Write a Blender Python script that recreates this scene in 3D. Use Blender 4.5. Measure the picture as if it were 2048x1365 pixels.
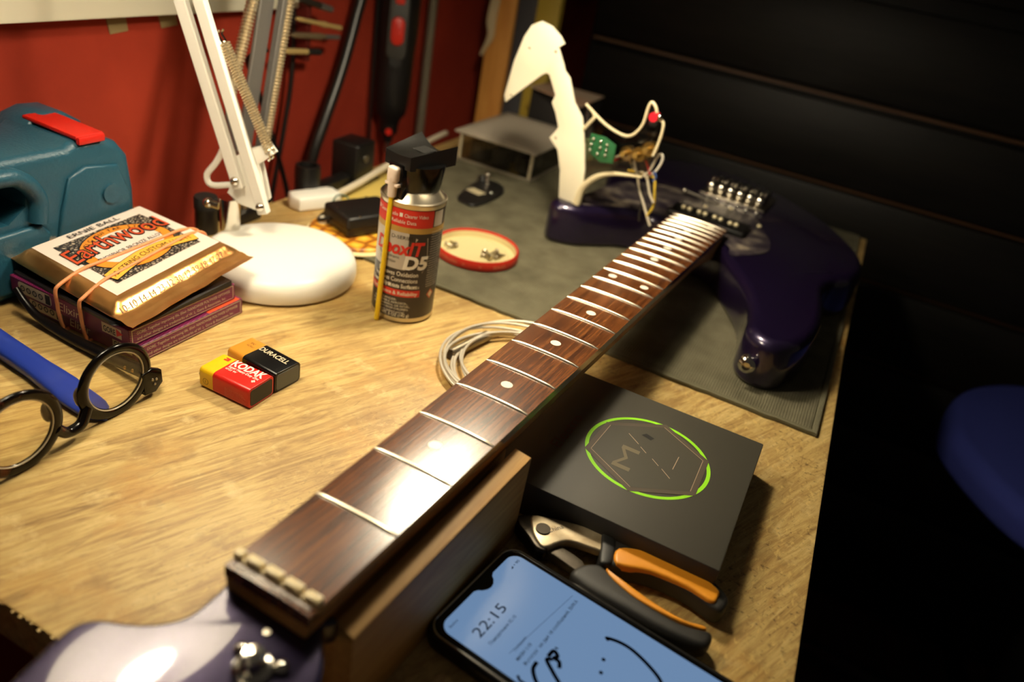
import bpy, bmesh, math, random
from mathutils import Vector, Matrix

random.seed(7)
for o in list(bpy.data.objects):
    bpy.data.objects.remove(o, do_unlink=True)
scene = bpy.context.scene
COL = scene.collection
MM = 0.001
R = math.radians

# ------------------------------------------------------------------ camera
cam_d = bpy.data.cameras.new('camera')
cam = bpy.data.objects.new('camera', cam_d)
COL.objects.link(cam)
RIGHT = Vector((0.8842870, 0.4360485, 0.1670274))
DOWN = Vector((0.3516469, -0.3865360, -0.8526045))
FWD = Vector((-0.3072148, 0.8126817, -0.4951439))
m = Matrix((RIGHT, -DOWN, -FWD)).transposed().to_4x4()
m.translation = Vector((13.994, -23.114, 312.588)) * MM
cam.matrix_world = m
cam_d.sensor_fit = 'HORIZONTAL'
cam_d.sensor_width = 36.0
cam_d.lens = 36.0 * 1545.35 / 2048
cam_d.clip_start = 0.01
cam_d.clip_end = 20
cam_d.dof.use_dof = True
cam_d.dof.focus_distance = 0.490
cam_d.dof.aperture_fstop = 4.6
scene.camera = cam

# ------------------------------------------------------------------ world, exposure
world = bpy.data.worlds.new('room_dark')
scene.world = world
world.use_nodes = True
world.node_tree.nodes['Background'].inputs[0].default_value = (1.0, 0.85, 0.65, 1)
world.node_tree.nodes['Background'].inputs[1].default_value = 0.03
scene.view_settings.view_transform = 'Standard'
scene.view_settings.look = 'None'
scene.view_settings.exposure = 0.0
scene.view_settings.gamma = 1.0
scene.view_settings.use_curve_mapping = False
WARM = (1.0, 0.875, 0.645)
POWER_A = 1.9
POWER_B = 5.4

# ------------------------------------------------------------------ materials
MATS = {}
def lin(r, g, b):
    f = lambda c: c / 12.92 if c <= 0.04045 else ((c + 0.055) / 1.055) ** 2.4
    return (f(r / 255), f(g / 255), f(b / 255), 1.0)

def mat(name, col, rough=0.5, metal=0.0, spec=0.5, coat=0.0, coat_rough=0.05, bump=None, vary=None, **kw):
    """plain or slightly varied principled material; col is an sRGB 0-255 triple"""
    if name in MATS:
        return MATS[name]
    mt = bpy.data.materials.new(name)
    mt.use_nodes = True
    nt = mt.node_tree
    bs = nt.nodes['Principled BSDF']
    bs.inputs['Base Color'].default_value = lin(*col)
    bs.inputs['Roughness'].default_value = rough
    bs.inputs['Metallic'].default_value = metal
    bs.inputs['Specular IOR Level'].default_value = spec
    bs.inputs['Coat Weight'].default_value = coat
    bs.inputs['Coat Roughness'].default_value = coat_rough
    tc = None
    if vary or bump:
        tc = nt.nodes.new('ShaderNodeTexCoord')
    if vary:                                   # (scale, other colour, amount)
        sc, c2, amt = vary
        n = nt.nodes.new('ShaderNodeTexNoise'); n.inputs['Scale'].default_value = sc
        n.inputs['Detail'].default_value = 6
        nt.links.new(tc.outputs['Object'], n.inputs['Vector'])
        mp = nt.nodes.new('ShaderNodeMapRange'); mp.inputs[1].default_value = 0.35; mp.inputs[2].default_value = 0.65
        mp.inputs[4].default_value = amt
        nt.links.new(n.outputs['Fac'], mp.inputs[0])
        mx = nt.nodes.new('ShaderNodeMixRGB')
        mx.inputs[1].default_value = lin(*col); mx.inputs[2].default_value = lin(*c2)
        nt.links.new(mp.outputs[0], mx.inputs[0])
        nt.links.new(mx.outputs[0], bs.inputs['Base Color'])
    if bump:                                   # (scale, strength)
        sc, st = bump
        n = nt.nodes.new('ShaderNodeTexNoise'); n.inputs['Scale'].default_value = sc
        n.inputs['Detail'].default_value = 4
        nt.links.new(tc.outputs['Object'], n.inputs['Vector'])
        b = nt.nodes.new('ShaderNodeBump'); b.inputs['Strength'].default_value = st
        b.inputs['Distance'].default_value = 0.001
        nt.links.new(n.outputs['Fac'], b.inputs['Height'])
        nt.links.new(b.outputs[0], bs.inputs['Normal'])
    for k, v in kw.items():
        bs.inputs[k.replace('_', ' ')].default_value = v
    MATS[name] = mt
    return mt

def nodes(name, rough=0.5, **kw):
    mt = bpy.data.materials.new(name); mt.use_nodes = True
    nt = mt.node_tree; bs = nt.nodes['Principled BSDF']
    bs.inputs['Roughness'].default_value = rough
    for k, v in kw.items():
        bs.inputs[k.replace('_', ' ')].default_value = v
    MATS[name] = mt
    def N(t, **s):
        n = nt.nodes.new('ShaderNode' + t)
        for k, v in s.items():
            if k.startswith('i_'):
                n.inputs[k[2:].replace('_', ' ')].default_value = v
            else:
                setattr(n, k, v)
        return n
    L = lambda a, b: nt.links.new(a, b)
    tc = N('TexCoord')
    return mt, bs, N, L, tc

def ramp(N, stops):
    r = N('ValToRGB')
    e = r.color_ramp.elements
    while len(e) < len(stops):
        e.new(0.5)
    for el, (p, c) in zip(e, stops):
        el.position = p; el.color = c if len(c) == 4 else lin(*c)
    return r

def wood_mat(name, stops, scale=(60, 4, 60), rot=0.0, rough=0.5, dirt=None, bump=0.3, detail=8, distort=1.5, coat=0.0, coat_rough=0.1, blotch=None):
    mt, bs, N, L, tc = nodes(name, rough)
    mp = N('Mapping'); mp.inputs['Rotation'].default_value = (0, 0, rot); 
    L(tc.outputs['Object'], mp.inputs['Vector'])
    sc = N('Mapping'); sc.inputs['Scale'].default_value = scale
    L(mp.outputs[0], sc.inputs['Vector'])
    n = N('TexNoise', i_Scale=1.0, i_Detail=detail, i_Roughness=0.62, i_Distortion=distort)
    L(sc.outputs[0], n.inputs['Vector'])
    rp = ramp(N, stops)
    L(n.outputs['Fac'], rp.inputs[0])
    out = rp.outputs[0]
    if blotch:
        for (s, c, lo, hi, a) in blotch:
            n2 = N('TexNoise', i_Scale=s, i_Detail=5.0, i_Roughness=0.6)
            L(mp.outputs[0], n2.inputs['Vector'])
            mr = N('MapRange'); mr.inputs[1].default_value = lo; mr.inputs[2].default_value = hi; mr.inputs[4].default_value = a
            L(n2.outputs['Fac'], mr.inputs[0])
            mx = N('MixRGB', blend_type='MIX'); mx.inputs[2].default_value = lin(*c)
            L(mr.outputs[0], mx.inputs[0]); L(out, mx.inputs[1])
            out = mx.outputs[0]
    if dirt:
        out = dirt(N, L, tc, mp, out)
    L(out, bs.inputs['Base Color'])
    b = N('Bump'); b.inputs['Strength'].default_value = bump; b.inputs['Distance'].default_value = 0.0006
    L(n.outputs['Fac'], b.inputs['Height']); L(b.outputs[0], bs.inputs['Normal'])
    bs.inputs['Coat Weight'].default_value = coat
    bs.inputs['Coat Roughness'].default_value = coat_rough
    return mt

def bench_dirt(N, L, tc, mp, col):
    # worn, pitted band along the right-hand edge of the bench, dark pits and pale scuffs
    sx = N('SeparateXYZ'); L(tc.outputs['Object'], sx.inputs[0])
    band = N('MapRange'); band.inputs[1].default_value = -0.03; band.inputs[2].default_value = 0.03
    L(sx.outputs['X'], band.inputs[0])
    base = N('MixRGB'); base.inputs[2].default_value = lin(196, 144, 66)
    half = N('Math', operation='MULTIPLY'); half.inputs[1].default_value = 0.0
    L(band.outputs[0], half.inputs[0]); L(half.outputs[0], base.inputs[0]); L(col, base.inputs[1])
    n = N('TexNoise', i_Scale=300.0, i_Detail=3.0); L(tc.outputs['Object'], n.inputs['Vector'])
    r = N('MapRange'); r.inputs[1].default_value = 0.58; r.inputs[2].default_value = 0.68
    L(n.outputs['Fac'], r.inputs[0])
    n2 = N('TexNoise', i_Scale=22.0, i_Detail=3.0); L(tc.outputs['Object'], n2.inputs['Vector'])
    r2 = N('MapRange'); r2.inputs[1].default_value = 0.42; r2.inputs[2].default_value = 0.6
    L(n2.outputs['Fac'], r2.inputs[0])
    m1 = N('Math', operation='MULTIPLY'); L(r.outputs[0], m1.inputs[0]); L(band.outputs[0], m1.inputs[1])
    m2 = N('Math', operation='MULTIPLY'); L(m1.outputs[0], m2.inputs[0]); L(r2.outputs[0], m2.inputs[1])
    m3 = N('Math', operation='MULTIPLY'); L(m2.outputs[0], m3.inputs[0]); m3.inputs[1].default_value = 0.6
    mx = N('MixRGB'); mx.inputs[2].default_value = lin(74, 48, 24)
    L(m3.outputs[0], mx.inputs[0]); L(base.outputs[0], mx.inputs[1])
    # pale scuffs in the same band
    s6 = N('Mapping'); s6.inputs['Scale'].default_value = (1.6, 0.7, 1); L(tc.outputs['Object'], s6.inputs['Vector'])
    n6 = N('TexNoise', i_Scale=210.0, i_Detail=5.0, i_Distortion=0.4); L(s6.outputs[0], n6.inputs['Vector'])
    r6 = N('MapRange'); r6.inputs[1].default_value = 0.57; r6.inputs[2].default_value = 0.68; r6.inputs[4].default_value = 0.5
    L(n6.outputs['Fac'], r6.inputs[0])
    m6 = N('Math', operation='MULTIPLY'); L(r6.outputs[0], m6.inputs[0]); L(band.outputs[0], m6.inputs[1])
    mx6 = N('MixRGB'); mx6.inputs[2].default_value = lin(228, 196, 122)
    L(m6.outputs[0], mx6.inputs[0]); L(mx.outputs[0], mx6.inputs[1])
    mx = mx6
    # short dark pores along the grain
    gr_ = N('Mapping'); gr_.inputs['Scale'].default_value = (1500, 110, 1); L(mp.outputs[0], gr_.inputs['Vector'])
    n5 = N('TexNoise', i_Scale=1.0, i_Detail=3.0, i_Roughness=0.7); L(gr_.outputs[0], n5.inputs['Vector'])
    r5 = N('MapRange'); r5.inputs[1].default_value = 0.56; r5.inputs[2].default_value = 0.74; r5.inputs[4].default_value = 0.55
    L(n5.outputs['Fac'], r5.inputs[0])
    mx5 = N('MixRGB'); mx5.inputs[2].default_value = lin(112, 82, 44)
    L(r5.outputs[0], mx5.inputs[0]); L(mx.outputs[0], mx5.inputs[1])
    mx = mx5
    # fine scratches everywhere
    sc = N('Mapping'); sc.inputs['Scale'].default_value = (700, 45, 1); sc.inputs['Rotation'].default_value = (0, 0, 0.9)
    L(tc.outputs['Object'], sc.inputs['Vector'])
    n3 = N('TexNoise', i_Scale=1.0, i_Detail=2.0); L(sc.outputs[0], n3.inputs['Vector'])
    r3 = N('MapRange'); r3.inputs[1].default_value = 0.70; r3.inputs[2].default_value = 0.76; r3.inputs[4].default_value = 0.35
    L(n3.outputs['Fac'], r3.inputs[0])
    mx2 = N('MixRGB'); mx2.inputs[2].default_value = lin(96, 66, 34)
    L(r3.outputs[0], mx2.inputs[0]); L(mx.outputs[0], mx2.inputs[1])
    return mx2.outputs[0]

BENCH = wood_mat('bench_plywood', [(0.24, (128, 100, 58)), (0.42, (178, 145, 88)), (0.55, (200, 170, 106)), (0.75, (220, 194, 134))],
                 scale=(150, 16, 150), rot=R(24), rough=0.48, dirt=bench_dirt, bump=0.25,
                 blotch=[(9.0, (150, 116, 68), 0.50, 0.70, 0.6), (16.0, (188, 136, 60), 0.55, 0.72, 0.5), (34.0, (126, 96, 58), 0.57, 0.72, 0.45), (60.0, (228, 204, 146), 0.58, 0.72, 0.5)])
BENCH_EDGE = wood_mat('bench_edge', [(0.3, (112, 76, 36)), (0.6, (166, 118, 60))], scale=(6, 6, 260), rough=0.6)
ROSEWOOD = wood_mat('rosewood', [(0.28, (34, 17, 8)), (0.42, (76, 40, 17)), (0.55, (108, 60, 26)), (0.72, (138, 84, 40))],
                    scale=(520, 16, 200), rot=R(2), rough=0.27, bump=0.12, distort=0.8,
                    blotch=[(18, (60, 28, 14), 0.5, 0.7, 0.45)], coat=1.0, coat_rough=0.17)
MAPLE = wood_mat('maple_amber', [(0.3, (150, 104, 56)), (0.7, (184, 136, 80))], scale=(160, 8, 160), rough=0.35)
BLOCKWOOD = wood_mat('block_wood', [(0.3, (170, 124, 62)), (0.7, (204, 160, 92))], scale=(150, 10, 150), rough=0.6)
PLANK_ORANGE = wood_mat('plank_orange', [(0.3, (196, 128, 52)), (0.7, (222, 160, 78))], scale=(90, 90, 6), rough=0.6)

def fabric_red():
    mt, bs, N, L, tc = nodes('red_wall', 0.85)
    n = N('TexNoise', i_Scale=7.0, i_Detail=6.0); L(tc.outputs['Object'], n.inputs['Vector'])
    rp = ramp(N, [(0.3, (144, 45, 29)), (0.7, (172, 59, 37))]); L(n.outputs['Fac'], rp.inputs[0])
    L(rp.outputs[0], bs.inputs['Base Color'])
    n2 = N('TexNoise', i_Scale=900.0, i_Detail=2.0); L(tc.outputs['Object'], n2.inputs['Vector'])
    b = N('Bump'); b.inputs['Strength'].default_value = 0.4; b.inputs['Distance'].default_value = 0.0008
    L(n2.outputs['Fac'], b.inputs['Height']); L(b.outputs[0], bs.inputs['Normal'])
    bs.inputs['Specular IOR Level'].default_value = 0.2
    return mt
RED_WALL = fabric_red()

def mat_ribbed():
    mt, bs, N, L, tc = nodes('ribbed_mat', 0.95)
    w = N('TexWave', i_Scale=150.0, i_Distortion=1.5, i_Detail=2.0); w.bands_direction = 'X'
    L(tc.outputs['Object'], w.inputs['Vector'])
    n = N('TexNoise', i_Scale=40.0, i_Detail=6.0); L(tc.outputs['Object'], n.inputs['Vector'])
    rp = ramp(N, [(0.3, (92, 88, 70)), (0.7, (116, 111, 90))]); L(n.outputs['Fac'], rp.inputs[0])
    mx = N('MixRGB', blend_type='MULTIPLY'); mx.inputs[0].default_value = 0.18
    L(rp.outputs[0], mx.inputs[1]); L(w.outputs['Color'], mx.inputs[2])
    L(mx.outputs[0], bs.inputs['Base Color'])
    n2 = N('TexNoise', i_Scale=1300.0, i_Detail=2.0); L(tc.outputs['Object'], n2.inputs['Vector'])
    ad = N('Math', operation='ADD'); L(w.outputs['Fac'], ad.inputs[0]); L(n2.outputs['Fac'], ad.inputs[1])
    b = N('Bump'); b.inputs['Strength'].default_value = 0.5; b.inputs['Distance'].default_value = 0.0006
    L(ad.outputs[0], b.inputs['Height']); L(b.outputs[0], bs.inputs['Normal'])
    bs.inputs['Specular IOR Level'].default_value = 0.15
    return mt
RIB = mat_ribbed()

def black_stain():
    mt, bs, N, L, tc = nodes('black_stained_wood', 0.5, Specular_IOR_Level=0.25)
    mp = N('Mapping'); mp.inputs['Scale'].default_value = (3, 3, 60); L(tc.outputs['Object'], mp.inputs['Vector'])
    n = N('TexNoise', i_Scale=2.0, i_Detail=8.0, i_Distortion=2.0); L(mp.outputs[0], n.inputs['Vector'])
    rp = ramp(N, [(0.35, (9, 8, 6)), (0.65, (20, 17, 13))]); L(n.outputs['Fac'], rp.inputs[0])
    L(rp.outputs[0], bs.inputs['Base Color'])
    b = N('Bump'); b.inputs['Strength'].default_value = 0.25; b.inputs['Distance'].default_value = 0.001
    L(n.outputs['Fac'], b.inputs['Height']); L(b.outputs[0], bs.inputs['Normal'])
    return mt
BLACKWOOD = black_stain()

def striped_purple():
    mt, bs, N, L, tc = nodes('purple_card', 0.38)
    mp = N('Mapping'); mp.inputs['Rotation'].default_value = (R(45), R(45), R(20)); L(tc.outputs['Object'], mp.inputs['Vector'])
    w = N('TexWave', i_Scale=260.0); L(mp.outputs[0], w.inputs['Vector'])
    rp = ramp(N, [(0.3, (92, 16, 58)), (0.7, (126, 34, 84))]); L(w.outputs['Fac'], rp.inputs[0])
    L(rp.outputs[0], bs.inputs['Base Color'])
    return mt
PURPLE_CARD = striped_purple()

def gold_foil():
    mt, bs, N, L, tc = nodes('gold_foil', 0.29, Metallic=0.9)
    n0 = N('TexNoise', i_Scale=30.0, i_Detail=3.0); L(tc.outputs['Object'], n0.inputs['Vector'])
    rp = ramp(N, [(0.3, (196, 138, 78)), (0.7, (224, 168, 104))]); L(n0.outputs['Fac'], rp.inputs[0])
    L(rp.outputs[0], bs.inputs['Base Color'])
    n = N('TexNoise', i_Scale=55.0, i_Detail=3.0); L(tc.outputs['Object'], n.inputs['Vector'])
    b = N('Bump'); b.inputs['Strength'].default_value = 0.35; b.inputs['Distance'].default_value = 0.003
    L(n.outputs['Fac'], b.inputs['Height']); L(b.outputs[0], bs.inputs['Normal'])
    return mt
GOLD = gold_foil()

def ornament():
    mt, bs, N, L, tc = nodes('ornament_print', 0.45)
    v = N('TexVoronoi', i_Scale=420.0, feature='DISTANCE_TO_EDGE'); L(tc.outputs['Object'], v.inputs['Vector'])
    rp = ramp(N, [(0.12, (34, 30, 30)), (0.3, (176, 160, 140))]); L(v.outputs['Distance'], rp.inputs[0])
    L(rp.outputs[0], bs.inputs['Base Color'])
    return mt
ORNAMENT = ornament()

def honeycomb():
    mt, bs, N, L, tc = nodes('honeycomb_print', 0.4)
    v = N('TexVoronoi', i_Scale=62.0, feature='DISTANCE_TO_EDGE', i_Randomness=0.35); L(tc.outputs['Object'], v.inputs['Vector'])
    rp = ramp(N, [(0.06, (150, 84, 24)), (0.16, (222, 150, 40)), (0.4, (240, 196, 70))]); L(v.outputs['Distance'], rp.inputs[0])
    L(rp.outputs[0], bs.inputs['Base Color'])
    return mt
HONEY = honeycomb()

def paint_purple():
    mt, bs, N, L, tc = nodes('purple_metallic_lacquer', 0.32, Metallic=0.55)
    v = N('TexVoronoi', i_Scale=2600.0); L(tc.outputs['Object'], v.inputs['Vector'])
    rp = ramp(N, [(0.0, (22, 13, 40)), (1.0, (40, 26, 66))]); L(v.outputs['Color'], rp.inputs[0])
    L(rp.outputs[0], bs.inputs['Base Color'])
    bs.inputs['Coat Weight'].default_value = 1.0
    bs.inputs['Coat Roughness'].default_value = 0.05
    return mt
PAINT = paint_purple()

def dusty():
    mt, bs, N, L, tc = nodes('dusty_shield_film', 0.35)
    n = N('TexNoise', i_Scale=45.0, i_Detail=7.0); L(tc.outputs['Object'], n.inputs['Vector'])
    rp = ramp(N, [(0.4, (44, 38, 48)), (0.56, (84, 76, 74)), (0.72, (150, 138, 120))]); L(n.outputs['Fac'], rp.inputs[0])
    L(rp.outputs[0], bs.inputs['Base Color'])
    return mt
DUSTY = dusty()

def tortoise():
    mt, bs, N, L, tc = nodes('tortoiseshell', 0.14, Specular_IOR_Level=0.3)
    n = N('TexNoise', i_Scale=60.0, i_Detail=3.0); L(tc.outputs['Object'], n.inputs['Vector'])
    rp = ramp(N, [(0.62, (10, 7, 6)), (0.74, (84, 34, 12))]); L(n.outputs['Fac'], rp.inputs[0])
    L(rp.outputs[0], bs.inputs['Base Color'])
    return mt
TORTOISE = tortoise()

def clear_mat(name, tint, rough=0.02, ior=1.45):
    """thin clear sheet: mostly see-through, with a glossy skin"""
    mt = bpy.data.materials.new(name); mt.use_nodes = True
    nt = mt.node_tree
    out = nt.nodes['Material Output']; nt.nodes.remove(nt.nodes['Principled BSDF'])
    t = nt.nodes.new('ShaderNodeBsdfTransparent'); t.inputs[0].default_value = (*tint, 1)
    g = nt.nodes.new('ShaderNodeBsdfGlossy'); g.inputs['Roughness'].default_value = rough
    lw = nt.nodes.new('ShaderNodeLayerWeight'); lw.inputs[0].default_value = 0.5
    pw = nt.nodes.new('ShaderNodeMath'); pw.operation = 'POWER'; pw.inputs[1].default_value = 4.0
    fr = nt.nodes.new('ShaderNodeMapRange'); fr.inputs[3].default_value = 0.035; fr.inputs[4].default_value = 0.7
    nt.links.new(lw.outputs['Facing'], pw.inputs[0]); nt.links.new(pw.outputs[0], fr.inputs[0])
    mx = nt.nodes.new('ShaderNodeMixShader')
    nt.links.new(fr.outputs[0], mx.inputs[0]); nt.links.new(t.outputs[0], mx.inputs[1]); nt.links.new(g.outputs[0], mx.inputs[2])
    nt.links.new(mx.outputs[0], out.inputs[0])
    MATS[name] = mt
    return mt
LENS = clear_mat('spectacle_lens', (0.97, 0.95, 0.9))
ACRYLIC = clear_mat('clear_acrylic', (0.86, 0.84, 0.8), 0.06)

def emit_mat(name, col, strength, rough=0.1):
    mt = mat(name, (10, 10, 12), rough)
    bs = mt.node_tree.nodes['Principled BSDF']
    bs.inputs['Emission Color'].default_value = lin(*col)
    bs.inputs['Emission Strength'].default_value = strength
    return mt

WHITE_ENAMEL = mat('white_enamel', (244, 241, 232), 0.35)
SHADE_IN = mat('shade_inside_grey', (150, 146, 138), 0.5)
CHROME = mat('chrome', (215, 210, 200), 0.13, 1.0)
STEEL = mat('steel', (190, 182, 168), 0.3, 1.0)
SPRING = mat('spring_steel', (206, 190, 158), 0.35, 0.75)
FRETWIRE = mat('fret_wire', (226, 216, 196), 0.28, 1.0)
GREYMETAL = mat('grey_metal', (126, 122, 118), 0.45, 0.6)
BLACK = mat('black_plastic', (16, 15, 14), 0.38)
BLACK_GLOSS = mat('black_gloss', (10, 10, 10), 0.15)
BLACK_RUBBER = mat('black_rubber', (24, 23, 21), 0.6)
RED_PLASTIC = mat('red_plastic', (204, 40, 26), 0.35)
ORANGE_PLASTIC = mat('orange_plastic', (228, 148, 36), 0.4)
WHITE_PRINT = mat('white_print', (228, 224, 214), 0.5)
CREAM_PRINT = mat('cream_print', (206, 190, 160), 0.5)
BLACK_PRINT = mat('black_print', (18, 16, 16), 0.5)
RED_PRINT = mat('red_print', (206, 44, 32), 0.45)
PEARL = mat('pearl_dot', (236, 230, 214), 0.3)

# ------------------------------------------------------------------ geometry helpers (millimetres)
class G:
    def __init__(s):
        s.v = []; s.f = []; s.mi = []
    def add(s, v, f, k=0):
        n = len(s.v)
        s.v += [Vector(x) for x in v]
        s.f += [tuple(i + n for i in q) for q in f]
        s.mi += [k] * len(f)
        return s
    def bm(s, b, k=0):
        b.verts.index_update()
        s.add([x.co.copy() for x in b.verts], [[x.index for x in q.verts] for q in b.faces], k)
        b.free()
        return s
    def box(s, c, size, rz=0.0, bev=0.0, seg=2, M=None, k=0):
        b = bmesh.new()
        bmesh.ops.create_cube(b, size=1.0)
        for x in b.verts:
            x.co = Vector((x.co.x * size[0], x.co.y * size[1], x.co.z * size[2]))
        if bev:
            bmesh.ops.bevel(b, geom=list(b.edges), offset=bev, segments=seg, affect='EDGES', profile=0.5)
        T = Matrix.Translation(Vector(c)) @ (M.to_4x4() if M else Matrix.Rotation(rz, 4, 'Z'))
        b.transform(T)
        return s.bm(b, k)
    def span(s, a, b_, bev=0.0, seg=2, k=0):
        a = Vector(a); b_ = Vector(b_)
        return s.box((a + b_) / 2, [abs(q) for q in (b_ - a)], 0, bev, seg, None, k)
    def cyl(s, p0, p1, r0, r1=None, n=24, caps=True, k=0):
        p0 = Vector(p0); p1 = Vector(p1); r1 = r0 if r1 is None else r1
        z = (p1 - p0).normalized()
        x = z.orthogonal().normalized(); y = z.cross(x)
        v = []; f = []
        for p, r in ((p0, r0), (p1, r1)):
            for i in range(n):
                a = 2 * math.pi * i / n
                v.append(p + x * (r * math.cos(a)) + y * (r * math.sin(a)))
        for i in range(n):
            j = (i + 1) % n
            f.append((i, j, n + j, n + i))
        if caps:
            f.append(tuple(range(n - 1, -1, -1))); f.append(tuple(range(n, 2 * n)))
        return s.add(v, f, k)
    def lathe(s, prof, o=(0, 0, 0), n=48, M=None, k=0, closed=False, caps=True):
        o = Vector(o); v = []; f = []
        for (r, z) in prof:
            for i in range(n):
                a = 2 * math.pi * i / n
                p = Vector((r * math.cos(a), r * math.sin(a), z))
                v.append(o + (M @ p if M else p))
        m_ = len(prof)
        for j in range(m_ if closed else m_ - 1):
            j2 = (j + 1) % m_
            for i in range(n):
                i2 = (i + 1) % n
                f.append((j * n + i, j * n + i2, j2 * n + i2, j2 * n + i))
        if not closed and caps:
            if prof[0][0] > 0.01: f.append(tuple(range(n - 1, -1, -1)))
            if prof[-1][0] > 0.01: f.append(tuple((m_ - 1) * n + i for i in range(n)))
        return s.add(v, f, k)
    def sphere(s, c, r, n=16, sz=1.0, k=0):
        prof = [(max(r * math.sin(math.pi * i / (n // 2)), 0.001), -r * sz * math.cos(math.pi * i / (n // 2))) for i in range(n // 2 + 1)]
        return s.lathe(prof, c, n, None, k)
    def tube(s, pts, r, n=10, closed=False, smooth=0, flat=None, k=0):
        P = [Vector(p) for p in pts]
        if smooth: P = catmull(P, smooth, closed)
        m_ = len(P)
        v = []; f = []; up = None
        for i in range(m_):
            if closed: t = P[(i + 1) % m_] - P[i - 1]
            else: t = P[min(i + 1, m_ - 1)] - P[max(i - 1, 0)]
            t.normalize()
            if up is None: up = t.orthogonal().normalized()
            up = (up - t * up.dot(t)); 
            if up.length < 1e-6: up = t.orthogonal()
            up.normalize(); sd = t.cross(up)
            rr = r(i / (m_ - 1)) if callable(r) else r
            for j in range(n):
                a = 2 * math.pi * j / n
                v.append(P[i] + up * (rr * math.cos(a)) + sd * (rr * math.sin(a)))
        for i in range(m_ if closed else m_ - 1):
            i2 = (i + 1) % m_
            for j in range(n):
                j2 = (j + 1) % n
                f.append((i * n + j, i * n + j2, i2 * n + j2, i2 * n + j))
        if not closed:
            f.append(tuple(range(n - 1, -1, -1))); f.append(tuple((m_ - 1) * n + j for j in range(n)))
        return s.add(v, f, k)
    def slab(s, poly, z0, z1, r=0.0, seg=4, rb=None, smooth=0, M=None, k=0):
        """outline (x, y) extruded z0..z1 with a rounded top (r) and bottom (rb) edge"""
        P = [Vector((p[0], p[1], 0)) for p in poly]
        if smooth: P = catmull(P, smooth, True)
        A = sum(P[i - 1].x * P[i].y - P[i].x * P[i - 1].y for i in range(len(P)))
        if A < 0: P.reverse()
        n = len(P); rb = r if rb is None else rb
        nor = []
        for i in range(n):
            a = (P[i] - P[i - 1]).normalized(); b = (P[(i + 1) % n] - P[i]).normalized()
            na = Vector((a.y, -a.x, 0)); nb = Vector((b.y, -b.x, 0))
            q = na + nb; q.normalize()
            d = max(q.dot(na), 0.5)
            nor.append(q / d)
        rings = []
        if rb > 0:
            for i in range(seg + 1):
                a = math.pi / 2 * i / seg
                rings.append((rb * (1 - math.sin(a)), z0 + rb * (1 - math.cos(a))))
        else: rings.append((0, z0))
        if r > 0:
            for i in range(seg + 1):
                a = math.pi / 2 * i / seg
                rings.append((r * (1 - math.cos(a)), z1 - r * (1 - math.sin(a))))
        else: rings.append((0, z1))
        v = []; f = []
        for ins, z in rings:
            for i in range(n):
                q = P[i] - nor[i] * ins
                p = Vector((q.x, q.y, z))
                v.append(M @ p if M else p)
        for j in range(len(rings) - 1):
            for i in range(n):
                i2 = (i + 1) % n
                f.append((j * n + i, j * n + i2, (j + 1) * n + i2, (j + 1) * n + i))
        f.append(tuple(range(n - 1, -1, -1)))
        f.append(tuple((len(rings) - 1) * n + i for i in range(n)))
        return s.add(v, f, k)
    def helix(s, p0, p1, rad, wire, pitch, n=9, w=5, k=0):
        p0 = Vector(p0); p1 = Vector(p1); d = p1 - p0; L = d.length; z = d / L
        x = z.orthogonal().normalized(); y = z.cross(x)
        T = int(L / pitch * n)
        return s.tube([p0 + z * (L * i / T) + x * (rad * math.cos(2 * math.pi * i / n)) + y * (rad * math.sin(2 * math.pi * i / n)) for i in range(T + 1)], wire, w, k=k)
    def xf(s, M):
        s.v = [M @ x for x in s.v]
        return s

def catmull(P, sub, closed=False):
    out = []; n = len(P)
    for i in range(n if closed else n - 1):
        if closed:
            a, b, c, d = P[i - 1], P[i], P[(i + 1) % n], P[(i + 2) % n]
        else:
            b, c = P[i], P[i + 1]
            a = P[i - 1] if i else b * 2 - c
            d = P[i + 2] if i + 2 < n else c * 2 - b
        for j in range(sub):
            t = j / sub
            out.append(0.5 * ((2 * b) + (c - a) * t + (2 * a - 5 * b + 4 * c - d) * t * t + (3 * b - a - 3 * c + d) * t ** 3))
    if not closed: out.append(P[-1].copy())
    return out

def rrect(x0, y0, x1, y1, r, n=5):
    out = []
    for cx, cy, a0 in ((x1 - r, y1 - r, 0), (x0 + r, y1 - r, 90), (x0 + r, y0 + r, 180), (x1 - r, y0 + r, 270)):
        for i in range(n + 1):
            a = R(a0 + 90 * i / n)
            out.append((cx + r * math.cos(a), cy + r * math.sin(a)))
    return out

def frame(x, y, z):
    """matrix with the given columns"""
    return Matrix((Vector(x), Vector(y), Vector(z))).transposed()

# ------------------------------------------------------------------ object helpers
def thing(name, label, cat, loc=(0, 0, 0), group=None, rz=0.0):
    o = bpy.data.objects.new(name, None)
    o.empty_display_size = 0.01
    COL.objects.link(o)
    o.location = Vector(loc) * MM
    o.rotation_euler = (0, 0, rz)
    o['label'] = label; o['category'] = cat
    if group: o['group'] = group
    o['_o'] = list(loc)
    return o

def org(o):
    return Vector(o['_o']) if o is not None and '_o' in o else Vector((0, 0, 0))

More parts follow.
